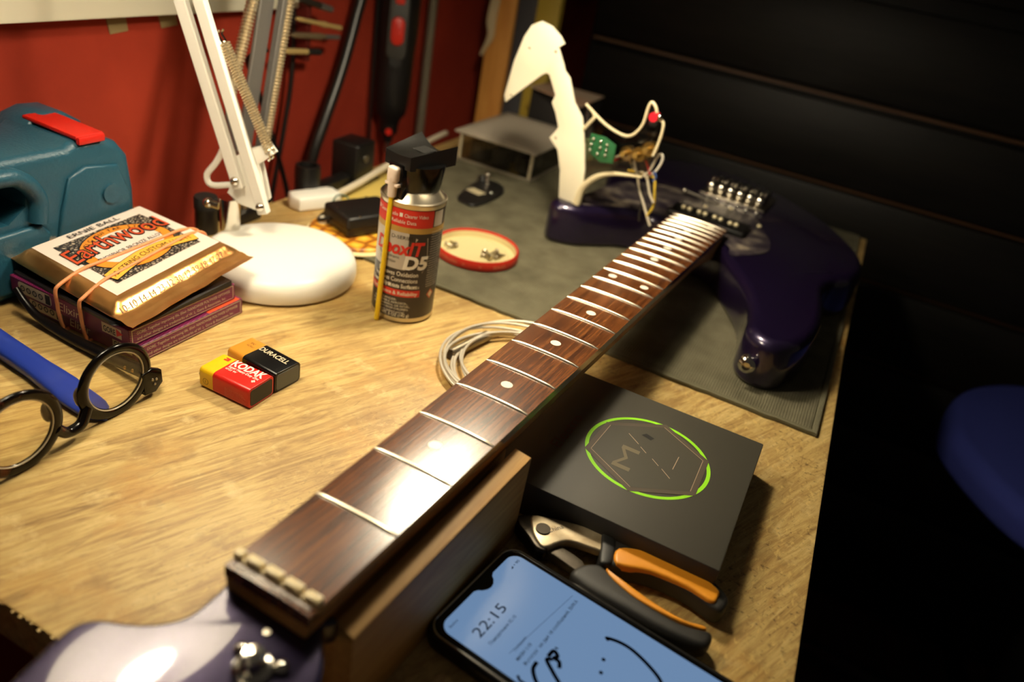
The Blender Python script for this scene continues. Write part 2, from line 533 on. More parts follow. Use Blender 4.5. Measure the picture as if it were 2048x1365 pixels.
def mk(name, g, mats, parent=None, origin=None, smooth=35, flat=False):
    """link geometry given in scene millimetres as one mesh object"""
    o_ = org(parent) if parent is not None else (Vector(origin) if origin is not None else Vector((0, 0, 0)))
    me = bpy.data.meshes.new(name)
    me.from_pydata([tuple((x - o_) * MM) for x in g.v], [], g.f)
    mats = mats if isinstance(mats, (list, tuple)) else [mats]
    for q in mats: me.materials.append(q)
    if len(mats) > 1:
        me.polygons.foreach_set('material_index', g.mi)
    b = bmesh.new(); b.from_mesh(me)
    if not flat: bmesh.ops.recalc_face_normals(b, faces=b.faces)
    b.to_mesh(me); b.free()
    if smooth:
        me.polygons.foreach_set('use_smooth', [True] * len(me.polygons))
        me.set_sharp_from_angle(angle=R(smooth))
    me.update()
    o = bpy.data.objects.new(name, me)
    COL.objects.link(o)
    if parent is not None:
        o.parent = parent
    else:
        o.location = o_ * MM
    o['_o'] = list(o_)
    return o

def sub(name, g, mats, part, **k):
    return mk(name, g, mats, part, **k)

def tag(o, label, cat, group=None):
    o['label'] = label; o['category'] = cat
    if group: o['group'] = group
    return o

def struct(name, g, m_, **k):
    o = mk(name, g, m_, **k); o['kind'] = 'structure'
    return o

def dup(root, loc, rz=0.0, label=None):
    r = root.copy(); COL.objects.link(r)
    r.location = Vector(loc) * MM; r.rotation_euler = (0, 0, rz)
    if label: r['label'] = label
    for ch in list(root.children):
        c = ch.copy(); COL.objects.link(c); c.parent = r
        for g_ in ch.children:
            d = g_.copy(); COL.objects.link(d); d.parent = c
    return r

def cut(o, cutter):
    """carve closed geometry (scene millimetres) out of a mesh object"""
    c = mk('cutter', cutter, BLACK, origin=(0, 0, 0), smooth=0)
    md = o.modifiers.new('cut', 'BOOLEAN'); md.operation = 'DIFFERENCE'; md.solver = 'EXACT'; md.object = c
    bpy.context.view_layer.update()
    dg = bpy.context.evaluated_depsgraph_get()
    me = bpy.data.meshes.new_from_object(o.evaluated_get(dg))
    o.modifiers.clear()
    me.materials.clear()
    for q in o.data.materials: me.materials.append(q)
    me.polygons.foreach_set('material_index', [0] * len(me.polygons))
    me.polygons.foreach_set('use_smooth', [True] * len(me.polygons))
    me.set_sharp_from_angle(angle=R(35))
    o.data = me
    bpy.data.objects.remove(c, do_unlink=True)
    return o

_tc = {}
def text_geo(txt, bold=0.0, shear=0.0):
    key = (txt, bold, shear)
    if key not in _tc:
        cu = bpy.data.curves.new('t', 'FONT'); cu.body = txt; cu.size = 1.0
        cu.align_x = 'LEFT'; cu.offset = bold; cu.shear = shear; cu.resolution_u = 3
        ob = bpy.data.objects.new('t', cu); COL.objects.link(ob)
        bpy.context.view_layer.update()
        dg = bpy.context.evaluated_depsgraph_get()
        me = bpy.data.meshes.new_from_object(ob.evaluated_get(dg))
        V = [(x.co.x, x.co.y) for x in me.vertices]; F = [tuple(q.vertices) for q in me.polygons]
        bpy.data.objects.remove(ob); bpy.data.meshes.remove(me); bpy.data.curves.remove(cu)
        _tc[key] = (V, F)
    return _tc[key]

def text(g, txt, fn, x, y, width=None, size=None, bold=0.0, shear=0.0, align='L', squash=1.0, k=0):
    """lay flat lettering through fn(x, y) -> scene point; (x, y) is the baseline start, in mm"""
    V, F = text_geo(txt, bold, shear)
    if not V: return g
    x0 = min(p[0] for p in V); x1 = max(p[0] for p in V)
    s_ = width / (x1 - x0) if width else size
    sy = (size if size else s_) * squash
    off = {'L': 0, 'C': -(x1 - x0) * s_ / 2, 'R': -(x1 - x0) * s_}[align]
    return g.add([fn(x + off + (p[0] - x0) * s_, y + p[1] * sy) for p in V], F, k)

def plane(o, ex, ey):
    o = Vector(o); ex = Vector(ex).normalized(); ey = Vector(ey).normalized()
    return lambda x, y: o + ex * x + ey * y

def quad(g, fn, x0, y0, x1, y1, k=0):
    return g.add([fn(x0, y0), fn(x1, y0), fn(x1, y1), fn(x0, y1)], [(0, 1, 2, 3)], k)

def poly2(g, fn, pts, k=0):
    return g.add([fn(*p) for p in pts], [tuple(range(len(pts)))], k)

def strip(g, fn, pts, w, k=0):
    """a flat stroke of width w along pts"""
    P = [Vector((p[0], p[1], 0)) for p in pts]; v = []; f = []
    for i, p in enumerate(P):
        t = (P[min(i + 1, len(P) - 1)] - P[max(i - 1, 0)]).normalized()
        n = Vector((-t.y, t.x, 0)) * (w / 2)
        v += [fn(*(p + n)[:2]), fn(*(p - n)[:2])]
    for i in range(len(P) - 1):
        f.append((2 * i, 2 * i + 1, 2 * i + 3, 2 * i + 2))
    return g.add(v, f, k)

def ring(g, fn, cx, cy, r0, r1, a0=0, a1=360, n=48, k=0):
    v = []; f = []
    for i in range(n + 1):
        a = R(a0 + (a1 - a0) * i / n)
        v += [fn(cx + r0 * math.cos(a), cy + r0 * math.sin(a)), fn(cx + r1 * math.cos(a), cy + r1 * math.sin(a))]
    for i in range(n):
        f.append((2 * i, 2 * i + 1, 2 * i + 3, 2 * i + 2))
    return g.add(v, f, k)

# ================================================================== THE SETTING
struct('wall_left', G().span((-612, -700, -720), (-600, 1850, 900)), RED_WALL)
struct('wall_back', G().span((-612, 1850, -720), (1500, 1862, 900)), mat('dark_wall', (60, 48, 38), 0.9))
struct('floor', G().span((-612, -700, -732), (1500, 1850, -720)),
       wood_mat('dark_floor', [(0.3, (40, 20, 12)), (0.7, (66, 36, 22))], scale=(40, 3, 40), rough=0.5))

# workbench
bench = thing('workbench', 'worn plywood workbench with scuffed edges under all the guitar parts', 'workbench', (-200, 590, -720))
g = G().slab([(-597, 116), (-380, 115), (-225, 114.5), (84, 116), (80, 300), (70, 700), (68, 1062), (-498, 1062), (-498, 402), (-597, 402)], -27, 0, 1.6, 2, 1.0)
mk('tabletop', g, BENCH, bench)
for x in (-560, 40):
    for y in (160, 1010):
        if x < -500 and y > 600: x_ = -470
        else: x_ = x
        mk('leg', G().span((x_ - 25, y - 25, -720), (x_ + 25, y + 25, -26.9), 2), BENCH_EDGE, bench)
# splintered near edge: little torn fibres of the plywood face
g = G()
for i in range(70):
    x = -420 + i * 4.6 + random.uniform(-1.5, 1.5)
    l = random.uniform(1.0, 2.6); w = random.uniform(0.8, 2.6)
    g.box((x, 115.2 - l / 2 + 0.6, -0.9 - random.uniform(0, 0.5)), (w, l, random.uniform(0.8, 1.4)), random.uniform(-0.35, 0.35))
e = mk('splinters', g, BENCH, bench); e['kind'] = 'stuff'

# grey mat
mt_ = thing('foam_mat', 'grey ribbed foam mat lying under the purple guitar body', 'mat', (-190, 790, 0))
mk('sheet', G().slab([(-402, 531), (-200, 529), (58, 526), (59, 760), (53, 1057), (-452, 1057), (-440, 800)], 0.1, 4.0, 0.8, 2), RIB, mt_)
hem = [(-402 + 464 * i / 60, 527 - 5 * i / 60 + random.uniform(-0.9, 0.9)) for i in range(61)]
HEM = mat('frayed_hem', (104, 100, 80), 0.95, spec=0.15, bump=(900, 0.6))
mk('frayed_edge', G().slab(hem + [(58.4, 526.6), (-402, 531.4)], 0.1, 3.7, 0.5, 2), HEM, mt_)
mk('side_edge', G().slab([(58.6, 522.5), (63, 522), (63.6, 760), (57.6, 1057), (53.6, 1057), (59.4, 760)], 0.1, 3.6, 0.5, 2), HEM, mt_)

# black stained chest of drawers behind the bench
chest = thing('drawer_chest', 'black stained wooden chest of drawers standing behind the workbench', 'chest', (150, 1400, -720))
mk('carcass', G().span((-430, 1236, -720), (900, 1700, 700), 2), BLACKWOOD, chest)
for i, (z0, z1) in enumerate([(146, 268), (20, 131), (-104, 12), (-228, -112), (-347, -236), (-466, -355), (-590, -474)]):
    d = mk('drawer', G().span((-422, 1216, z0), (890, 1236.5, z1), 3), BLACKWOOD, chest)
for z in (138.5, 16, -108, -232):
    mk('drawer_gap', G().span((-422, 1226, z - 2), (890, 1236.2, z + 2)), mat('gap_wood', (84, 54, 26), 0.5), chest)
for x in (-85, -60):
    mk('upright', G().span((x - 6, 1210, 275), (x + 6, 1236.5, 690), 2), BLACKWOOD, chest)
mk('panel', G().span((-410, 1224, 290), (-105, 1236.5, 680), 4), BLACKWOOD, chest)
mk('panel', G().span((-35, 1224, 290), (420, 1236.5, 680), 4), BLACKWOOD, chest)

# boards standing in the far corner
for nm, x0, x1, y, m_, lab in (('plank', -540, -500, 1085, PLANK_ORANGE, 'orange-brown pine plank standing against the red wall'),
                               ('plank', -499.5, -468, 1092, mat('slate_paint', (62, 62, 66), 0.7), 'dark slate-grey board standing between orange plank and yellow board'),
                               ('plank', -467.5, -432, 1088, mat('yellow_paint', (176, 150, 52), 0.6), 'mustard yellow board standing next to the black chest')):
    tag(mk(nm, G().span((x0, y, -720), (x1, y + 18, 620), 1.5), m_, origin=((x0 + x1) / 2, y, -720)), lab, 'board')
# pale frayed cord hanging by the plank
g = G()
for s_ in range(4):
    g.tube([(-528 + 2 * s_, 1078 + s_, 330), (-530 + 3 * s_, 1077 - s_, 220), (-536 + 3 * s_, 1076 + s_, 150), (-532 + 2 * s_, 1077, 125), (-540 + 3 * s_, 1076, 95 + 6 * s_)], 2.6, 7, smooth=6)
tag(mk('frayed_cord', g, mat('rope', (196, 176, 140), 0.9), origin=(-530, 1077, 300)), 'pale frayed cord hanging in front of the orange plank', 'cord')

# white board on the wall, tape underneath
tag(mk('wall_board', G().span((-600, -100, 166), (-578, 716, 560), 2), mat('white_board', (232, 226, 204), 0.5), origin=(-589, 300, 166)),
    'white painted board fixed high on the red wall', 'board')
for y0, y1, z0, lab_ in ((472, 496, 148, 'tan masking tape scrap under the white board, the one farther from the lamp arm'), (528, 552, 150, 'tan masking tape scrap under the white board, right beside the white lamp arm')):
    tag(mk('masking_tape', G().add([(-599.2, y0, 172), (-599.2, y1 - 3, 172), (-599.2, y1, z0 + 2), (-599.2, y0 + 5, z0), (-599.9, y0, 172), (-599.9, y1 - 3, 172), (-599.9, y1, z0 + 2), (-599.9, y0 + 5, z0)],
        [(0, 1, 2, 3), (7, 6, 5, 4), (0, 4, 5, 1), (1, 5, 6, 2), (2, 6, 7, 3), (3, 7, 4, 0)]), mat('masking_tape', (150, 128, 84), 0.7), origin=(-599.5, y0, 160)),
        lab_, 'tape', 'tape scraps under the white board')

# ================================================================== LAMPS
def shade_geo(rim, axis):
    """bell shade; rim = centre of the open end, axis = unit vector from rim to top"""
    a = Vector(axis).normalized(); x = a.orthogonal().normalized(); y = a.cross(x)
    M = frame(x, y, a)
    outer = [(84, 0), (83, 14), (76, 34), (62, 62), (44, 88), (30, 100), (27, 128), (24, 134)]
    inner = [(82.5, 0), (81.5, 14), (74.5, 33.5), (60.5, 61), (42.5, 86.5), (22, 96), (0.01, 98)]
    go = G().lathe(outer + [(0.01, 134)], rim, 56, M, caps=False)
    gi = G().lathe(inner, rim, 56, M, caps=False)
    gr = G().lathe([(84, 0), (82.5, 0)], rim, 56, M, caps=False)
    return go, gi, gr, M

def add_light(name, loc, parent, power, rad, col=WARM):
    d = bpy.data.lights.new(name, 'POINT')
    d.energy = power; d.color = col; d.shadow_soft_size = rad * MM
    o = bpy.data.objects.new(name, d); COL.objects.link(o)
    o.parent = parent
    o.location = (Vector(loc) - org(parent)) * MM
    return o

# --- white desk lamp on a round base
la = thing('desk_lamp', 'white articulated desk lamp on a heavy round base', 'lamp', (-389, 454, 0))
BX, BY = -389, 454
mk('base', G().lathe([(0.01, 0.6), (61, 0.6), (64.2, 2.5), (64.8, 6), (64.4, 12), (62.5, 17), (58.5, 20.5), (52, 22.4), (0.01, 23.5)], (BX, BY, 0), 72), WHITE_ENAMEL, la)
AP = Vector((-447, 455, 22)); AH = Vector((0.9537, 0.3008, 0)).normalized()    # arm plane: AH horizontal, z up
NRM = Vector((-AH.y, AH.x, 0))
ax = lambda h, z, n=0.0: AP + AH * h + Vector((0, 0, z - 22)) + NRM * n
mk('post', G().cyl(ax(2, 20), ax(2, 50), 8.5, n=28), CHROME, la)
mk('clamp_screw', G().cyl(ax(-8, 40), ax(-16, 41), 3.2, n=14).sphere(ax(-17.5, 41), 4.6, 14), CHROME, la)
plate = [(1, 55), (12, 47), (31, 44), (36, 56), (29, 86), (41, 97), (36, 103), (15, 94), (6, 86), (3, 60)]
for n_ in (-2.5, 5.5):
    g = G()
    M_ = frame(AH, (0, 0, 1), NRM * -1)
    g.slab(plate, 0, 2.0, 0.5, 2)
    g.xf(Matrix.Translation(AP + NRM * (n_ + 2) - Vector((0, 0, 22))) @ M_.to_4x4())
    mk('bracket', g, WHITE_ENAMEL, la)
mk('handle_loop', G().tube([ax(4, 62), ax(-14, 58), ax(-18, 66), ax(-10, 78), ax(-4, 90), ax(-2, 100)], 2.6, 8, smooth=5), WHITE_ENAMEL, la)
def bar(p, q, w, t, nv):
    p = Vector(p); q = Vector(q); d = (q - p); L_ = d.length; z = d / L_
    y = (Vector(nv) - z * Vector(nv).dot(z)).normalized(); x = y.cross(z)
    return G().box((p + q) / 2, (w, t, L_), M=frame(x, y, z), bev=0.8, seg=1)
P1 = ax(11.5, 70); P2 = ax(33.5, 52)
DIR = (AH * -44 + Vector((0, 0, 136))).normalized()
for P_ in (P1, P2):
    mk('lower_arm', bar(P_ - DIR * 7 - NRM * 6.3, P_ + DIR * 330 - NRM * 6.3, 9.4, 7, NRM), WHITE_ENAMEL, la)
EL1, EL2 = P1 + DIR * 325, P2 + DIR * 325
for P_ in (P1, P2):
    g = G().cyl(P_ - NRM * 10.5, P_ + NRM * 9.5, 2.6, n=12)
    g.sphere(P_ - NRM * 10.2, 3.8, 14)
    mk('bolt', g, CHROME, la)
for n_ in (-4, 5):
    p0 = ax(37, 98, n_ * 0.7); p1 = ax(-1, 177, n_ * 0.7)
    mk('spring', G().helix(p0, p1, 2.4, 0.75, 2.1), SPRING, la)
    mk('spring_hook', G().tube([p1, p1 + DIR * 5 + AH * -2, p1 + DIR * 9 + AH * 1], 0.9, 6), CHROME, la)
    mk('spring_hook', G().tube([p0, p0 - Vector((0, 0, 5)) + AH * 2, p0 - Vector((0, 0, 7))], 0.9, 6), CHROME, la)
RIM_A = Vector((-330, 272, 336)); AX_A = Vector((-0.12, -0.05, 1)).normalized()
TOP_A = RIM_A + AX_A * 134
elbow = (EL1 + EL2) / 2
mk('elbow_joint', G().cyl(elbow - NRM * 8, elbow + NRM * 8, 26, n=30), WHITE_ENAMEL, la)
dirh = (TOP_A - elbow)
for s_ in (-9, 9):
    mk('upper_arm', bar(elbow + Vector((0, 0, s_)), TOP_A + AX_A * 6 + Vector((0, 0, s_ * 0.6)), 11, 8, NRM), WHITE_ENAMEL, la)
go, gi, gr, MA = shade_geo(RIM_A, AX_A)
sh = mk('shade', go, WHITE_ENAMEL, la); sub('shade_lining', gi, mat('shade_inside_white', (240, 238, 232), 0.5), sh); sub('shade_rim', gr, WHITE_ENAMEL, sh)
mk('socket', G().cyl(RIM_A + AX_A * 62, RIM_A + AX_A * 97, 17, n=24), WHITE_ENAMEL, la)
add_light('desk_lamp_bulb_offscreen', RIM_A + AX_A * 34, la, POWER_A, 24)

# --- grey spring-arm lamp clamped at the back edge
lb = thing('spring_arm_lamp', 'grey spring-balanced lamp arm clamped to the back edge of the bench', 'lamp', (-488, 516, 0))
LY = lambda y0, z: y0 + 0.222 * (z - 94)
mk('clamp', G().span((-514, 500, -46), (-499, 530, 12), 2).span((-514, 500, 0.2), (-476, 530, 12), 2).span((-514, 500, -46), (-470, 530, -34), 2), BLACK, lb)
mk('post', G().cyl((-488, 516, 11), (-488, 516, 56), 7, n=20), STEEL, lb)
mk('joint', G().cyl((-488, 508, 60), (-488, 534, 60), 9, n=20), STEEL, lb)
mk('arm_bar', bar((-491, LY(528, 52), 52), (-491, LY(528, 400), 400), 4, 17, (0, 1, 0)), GREYMETAL, lb)
mk('arm_bar', bar((-484, LY(541, 56), 56), (-484, LY(541, 400), 400), 7, 6, (0, 1, 0)), GREYMETAL, lb)
mk('spring', G().helix((-483, LY(546, 78), 78), (-483, LY(549, 230), 230), 4.2, 1.25, 3.1), SPRING, lb)
mk('spring', G().helix((-495, 508, 112), (-495, 545, 215), 4.4, 1.25, 3.1), SPRING, lb)
mk('spring_hook', G().tube([(-483, LY(546, 79), 80), (-483, 540, 70), (-485, 534, 61)], 1.2, 7), CHROME, lb)
mk('spring_hook', G().tube([(-495, 508, 114), (-495, 505, 100), (-490, 514, 62)], 1.2, 7), GREYMETAL, lb)
RIM_B = Vector((-212, 535, 336)); AX_B = Vector((-0.10, -0.08, 1)).normalized(); TOP_B = RIM_B + AX_B * 134
mk('elbow', G().cyl((-488, 588, 400), (-488, 618, 400), 13, n=24), GREYMETAL, lb)
for s_ in (-8, 8):
    mk('upper_arm', bar(Vector((-488, 603, 400 + s_)), TOP_B + Vector((0, 0, 4 + s_)), 8, 8, (0, 1, 0)), GREYMETAL, lb)
go, gi, gr, MB_ = shade_geo(RIM_B, AX_B)
sh = mk('shade', go, GREYMETAL, lb); sub('shade_lining', gi, SHADE_IN, sh); sub('shade_rim', gr, GREYMETAL, sh)
mk('socket', G().cyl(RIM_B + AX_B * 62, RIM_B + AX_B * 97, 17, n=24), WHITE_ENAMEL, lb)
add_light('spring_arm_lamp_bulb_offscreen', RIM_B + AX_B * 34, lb, POWER_B, 24)

# ================================================================== GUITAR
gt = thing('electric_guitar', 'purple metallic electric guitar without strings lying on the grey mat', 'guitar', (-90, 780, 4))
SC = 803.9                                        # scale length
NM = Matrix.Translation((-123.0, 144.1, 75.0)) @ Matrix.Rotation(R(-2.01), 4, 'Z') @ Matrix.Rotation(R(-1.5), 4, 'X')
fs = lambda i: SC * (1 - 2 ** (-i / 12))
hw = lambda s: 20.9 + 7.8 * s / 602.9              # half width of the board
RAD = 300.0
top = lambda x, lift=0.0: -(x * x) / (2 * RAD) + lift

outline = [(-250, 716), (-247, 703), (-236, 699), (-216, 706), (-196, 724), (-176, 742), (-152, 752), (-128, 744), (-100, 738), (-72, 722), (-56, 696), (-38, 664), (-24, 630), (-17, 596), (-14, 570), (-4, 556), (12, 552), (26, 564), (36, 592), (40, 630), (38, 668), (34, 706),
           (40, 736), (56, 762), (63, 796), (58, 834), (40, 876), (4, 930), (-58, 984), (-128, 1012), (-192, 1000), (-234, 950), (-246, 890), (-232, 830), (-224, 790), (-234, 752)]
mk('body', G().slab(outline, 4.2, 48, 9.5, 6, 6, smooth=6), PAINT, gt, smooth=60)
film = [(-234, 714), (-226, 760), (-214, 826), (-184, 856), (-150, 868), (-66, 850), (-44, 812), (-31, 780), (-30, 748), (-50, 716), (-60, 712), (-66, 735), (-100, 746), (-128, 752), (-150, 760), (-182, 750), (-212, 720)]
mk('pickguard_shield', G().slab(film, 48.0, 48.9, 0.3, 2, 0, smooth=4), DUSTY, gt)
mk('strap_button', G().lathe([(0.01, 5), (3.2, 5), (3.4, 9), (5.5, 8), (7, 6.5), (6.2, 5), (4, 3.5), (4, 0), (6.5, -1.5), (6.5, -4), (0.01, -4)], (-3, 554.5, 24), 24, frame((1, 0, 0), (0, 0, 1), (0, -1, 0))), CHROME, gt)
mk('strap_button_screw', G().cyl((-3, 550, 24), (-3, 548.4, 24), 2.6, n=14), STEEL, gt)

# neck wood
g = G(); v = []; f = []; ns = 40; nc = 14
for i in range(ns + 1):
    s_ = -8 + 606 * i / ns
    w = hw(max(s_, 0)) - 0.2
    dp = 15.0 + 3.0 * max(s_, 0) / 600 + (9 * max(0, (s_ - 505) / 95) if s_ > 505 else 0)
    for j in range(nc + 1):
        a = math.pi * j / nc
        sq = 0.72 if s_ < 505 else 0.72 - 0.45 * (s_ - 505) / 95
        cx = math.copysign(abs(math.cos(a)) ** sq, math.cos(a)); cz = abs(math.sin(a)) ** sq
        v.append(NM @ Vector((-w * cx, s_, -6.4 - dp * cz)))
for i in range(ns):
    for j in range(nc):
        a = i * (nc + 1) + j
        f.append((a, a + 1, a + nc + 2, a + nc + 1))
    f.append((i * (nc + 1), (i + 1) * (nc + 1), (i + 1) * (nc + 1) + nc, i * (nc + 1) + nc))
f.append(tuple(range(nc + 1))); f.append(tuple(ns * (nc + 1) + j for j in range(nc, -1, -1)))
mk('neck', g.add(v, f), MAPLE, gt, smooth=50)

# fingerboard
g = G(); v = []; f = []; ns = 60; nc = 10
for i in range(ns + 1):
    s_ = -8.5 + 617 * i / ns
    w = hw(max(s_, 0))
    row = [Vector((-w, s_, -6.6))] + [Vector((w * (2 * j / nc - 1), s_, top(w * (2 * j / nc - 1)))) for j in range(nc + 1)] + [Vector((w, s_, -6.6))]
    v += [NM @ p for p in row]
K = nc + 3
for i in range(ns):
    for j in range(K):
        j2 = (j + 1) % K
        f.append((i * K + j, i * K + j2, (i + 1) * K + j2, (i + 1) * K + j))
f.append(tuple(range(K))); f.append(tuple(ns * K + j for j in range(K - 1, -1, -1)))
fb = mk('fingerboard', g.add(v, f), ROSEWOOD, gt, smooth=30)
for i in range(1, 25):
    s_ = fs(i); w = hw(s_) - 0.25
    v = []; f = []; n_ = 12
    prof = [(-1.35, -0.3), (-1.1, 0.45), (-0.5, 1.0), (0.5, 1.0), (1.1, 0.45), (1.35, -0.3)]
    for j in range(n_ + 1):
        x = w * (2 * j / n_ - 1)
        e_ = 0.35 if j in (0, n_) else 1.0
        for (dy, dz) in prof:
            v.append(NM @ Vector((x, s_ + dy * (0.8 if e_ < 1 else 1), top(x) + (dz * e_ if dz > 0 else dz))))
    for j in range(n_):
        for q in range(5):
            a = j * 6 + q
            f.append((a, a + 1, a + 7, a + 6))
        f.append((j * 6 + 5, j * 6, (j + 1) * 6, (j + 1) * 6 + 5))
    f.append(tuple(range(6))); f.append(tuple(n_ * 6 + q for q in range(5, -1, -1)))
    sub('fret', G().add(v, f), FRETWIRE, fb, smooth=50)
for i in (3, 5, 7, 9, 12, 15, 17, 19, 21, 24):
    s_ = (fs(i) + fs(i - 1)) / 2
    for x in ((-13.5, 13.5) if i in (12, 24) else (0,)):
        g = G(); n_ = 20
        v = [NM @ Vector((x + 3.5 * math.cos(2 * math.pi * q / n_), s_ + 3.5 * math.sin(2 * math.pi * q / n_), top(x) + 0.12)) for q in range(n_)]
        v += [NM @ Vector((x + 3.5 * math.cos(2 * math.pi * q / n_), s_ + 3.5 * math.sin(2 * math.pi * q / n_), top(x) - 0.4)) for q in range(n_)]
        g.add(v, [tuple(range(n_))] + [(q, (q + 1) % n_, n_ + (q + 1) % n_, n_ + q) for q in range(n_)])
        sub('position_dot', g, PEARL, fb)
# nut: a thin bar with raised blocks between wide slots
BONE = mat('bone_nut', (226, 206, 158), 0.4)
nut = mk('nut', G().box((0, -2.2, 0.0), (41.5, 4.2, 1.4), bev=0.3, seg=1).xf(NM), BONE, gt)
for x0, x1 in ((-21.4, -17.0), (-15.2, -7.6), (-5.8, 2.0), (3.8, 11.8), (14.0, 20.6)):
    xm = (x0 + x1) / 2
    sub('nut_block', G().box((xm, -2.0, top(xm) + 1.6), (x1 - x0, 3.8, 2.6), bev=0.6, seg=2).xf(NM), BONE, nut)
sub('nut_shelf', G().box((0.5, -6.0, -0.55), (37, 1.6, 1.2), bev=0.3, seg=1).xf(NM), mat('nut_white', (214, 204, 196), 0.4), nut)

# headstock, a lacquered paddle stepped down below the fingerboard
HS = [(-144, 150), (-145, 138), (-144.8, 127), (-146, 118), (-152, 110), (-160, 104.5), (-168, 100.5), (-173, 95), (-173.5, 87), (-171.5, 74), (-166, 40), (-156, 0), (-140, -34), (-118, -44), (-100, -30), (-90, 10), (-85, 60), (-84.5, 100), (-88.5, 123), (-96, 136), (-102, 143), (-102, 150)]
HT = Matrix.Translation((-125, 120, 62)) @ Matrix.Rotation(R(2.0), 4, 'Y') @ Matrix.Rotation(R(-0.5), 4, 'X') @ Matrix.Translation((125, -120, -62))
mk('headstock', G().slab(HS, 49, 62, 2.0, 4, 2.0, smooth=5).xf(HT), PAINT, gt, smooth=60)
for k_ in range(6):
    x, y = -110.5 + 0.6 * k_, 114.5 - 24 * k_
    tp = mk('tuner_post', G().lathe([(7.6, 61.5), (7.6, 63.4), (6.8, 64.8), (4.8, 65.4), (4.2, 67.5), (4.4, 70), (3.6, 71.6), (0.01, 72)], (x, y, 0), 28).xf(HT), CHROME, gt)
    for sx_, sy_ in ((-8.5, 3.5), (7.5, 6.0)):
        sub('tuner_screw', G().sphere((x + sx_, y + sy_, 63.2), 3.0, 14, 0.7).xf(HT), CHROME, tp)
    mk('tuner_key', G().lathe([(0.01, -7), (6, -6), (9, 0), (6, 6), (0.01, 7)], (x + 34, y - 6, 52), 20).cyl((x + 6, y, 52), (x + 28, y - 5, 52), 2.4, n=12), CHROME, gt)
mk('string_guide_screw', G().cyl((-117, 129, 61), (-117, 129, 62.6), 1.4, n=14), STEEL, gt)

# pickup, bridge and loose screws on the body
pu = mk('pickup', G().box((-98.5, 783, 51), (84, 36, 8), rz=R(-2), bev=2.5, seg=3), BLACK, gt)
for x, y in ((-128.5, 787.5), (-121.6, 787.1), (-111, 786.9), (-104.3, 786.5), (-93.8, 786.4), (-86.8, 784.3), (-76, 781.7), (-69.6, 782.1)):
    sub('pole_screw', G().lathe([(2.6, 54.8), (2.6, 56), (1.8, 57.2), (0.01, 57.6)], (x, y, 0), 14), mat('pole_nickel', (226, 212, 174), 0.3, 0.35), pu)
br = mk('bridge', G().box((-91, 905, 50), (78, 66, 4), rz=R(-3), bev=1.2), STEEL, gt)
for k_ in range(6):
    x = -121 + 11.8 * k_; y = 908 - 1.2 * k_
    sd = sub('saddle', G().box((x, y, 57.5), (10, 46, 10), rz=R(-3), bev=3.2, seg=3), CHROME, br)
    sub('saddle_screw', G().cyl((x - 2.4, y - 12, 60), (x - 2.4, y - 12, 67), 1.5, n=10).cyl((x + 2.4, y - 12, 60), (x + 2.4, y - 12, 67), 1.5, n=10), CHROME, br)
    sub('bridge_screw', G().sphere((x + 1, y - 38, 49.4), 2.0, 12, 0.7), CHROME, br)
for x, y in ((-119.8, 760.4), (-80, 760), (-113, 832), (-88, 852), (-50, 822)):
    mk('mounting_screw', G().lathe([(2.6, 48.3), (2.6, 49.4), (1.6, 50.6), (0.01, 51)], (x, y, 0), 14), MATS['pole_nickel'], gt)
mk('tremolo_arm', G().cyl((-143, 846.7, 55), (-101.5, 845.6, 52), 1.5, n=10).sphere((-143, 846.7, 55), 3.2, 14), STEEL, gt)
# forearm bevel line on the far bout
mk('body_contour', G().tube([(2, 716, 47.6), (16, 732, 47.8), (32, 748, 47.2), (46, 768, 44.5)], lambda t: 0.4 + 1.6 * math.sin(math.pi * t), 8, smooth=6), PAINT, gt)

# ---- lifted pickguard with its electronics, standing in the body
pg = thing('pickguard', 'white and clear pickguard lifted upright with wires and circuit board attached', 'pickguard', (-232, 714, 48))
PGO = Vector((-240, 715, 48)); PX_ = Vector((1, -0.2, 0)).normalized(); PN = Vector((0.2, 1, 0)).normalized()
PT = lambda p, n=0.0: PGO + PX_ * p[0] + Vector((0, 0, p[1] - 48)) + PN * n
def pgslab(pts, t0, t1, sm=0, r=0.4):
    gg = G().slab(pts, t0, t1, r, 2, smooth=sm)
    M_ = frame(PX_, (0, 0, 1), PN * -1)
    return gg.xf(Matrix.Translation(PGO - Vector((0, 0, 48))) @ M_.to_4x4())
h = lambda x: (x + 240) * 1.0198                  # scene x -> distance along the plate
blade = [(-244.3, 48.2), (-249.5, 76.2), (-257.1, 95), (-269.3, 104.3), (-261.2, 117.1), (-268, 130.4), (-274.3, 138.7), (-271.9, 146.8), (-283.1, 163.5), (-287, 164.5), (-291.8, 161.2), (-330.3, 123.4), (-333, 129.9), (-327.6, 166.9), (-320.4, 192), (-313.7, 204), (-303, 210.1), (-290.6, 208.2), (-279, 201.6), (-272.9, 195.6), (-278.7, 190.5), (-269.4, 176.7), (-267, 172), (-260, 167.1), (-251.1, 150.1), (-249, 146), (-244.9, 142), (-237.1, 134.4), (-227.9, 109.5), (-221.6, 86.3), (-220.2, 70.6), (-221.9, 58.1), (-224, 48.2)]
bl = mk('plate', pgslab([(h(x), z) for x, z in blade], -1.4, 1.4), mat('white_pickguard', (238, 230, 206), 0.35), pg)
for x, z in ((-312, 182), (-281, 186), (-325, 132), (-262, 106), (-219.5, 74)):
    cut(bl, G().cyl(PT((h(x), z), -4), PT((h(x), z), 4), 1.6, n=14))
IVORY = mat('ivory_edge', (214, 200, 164), 0.4)
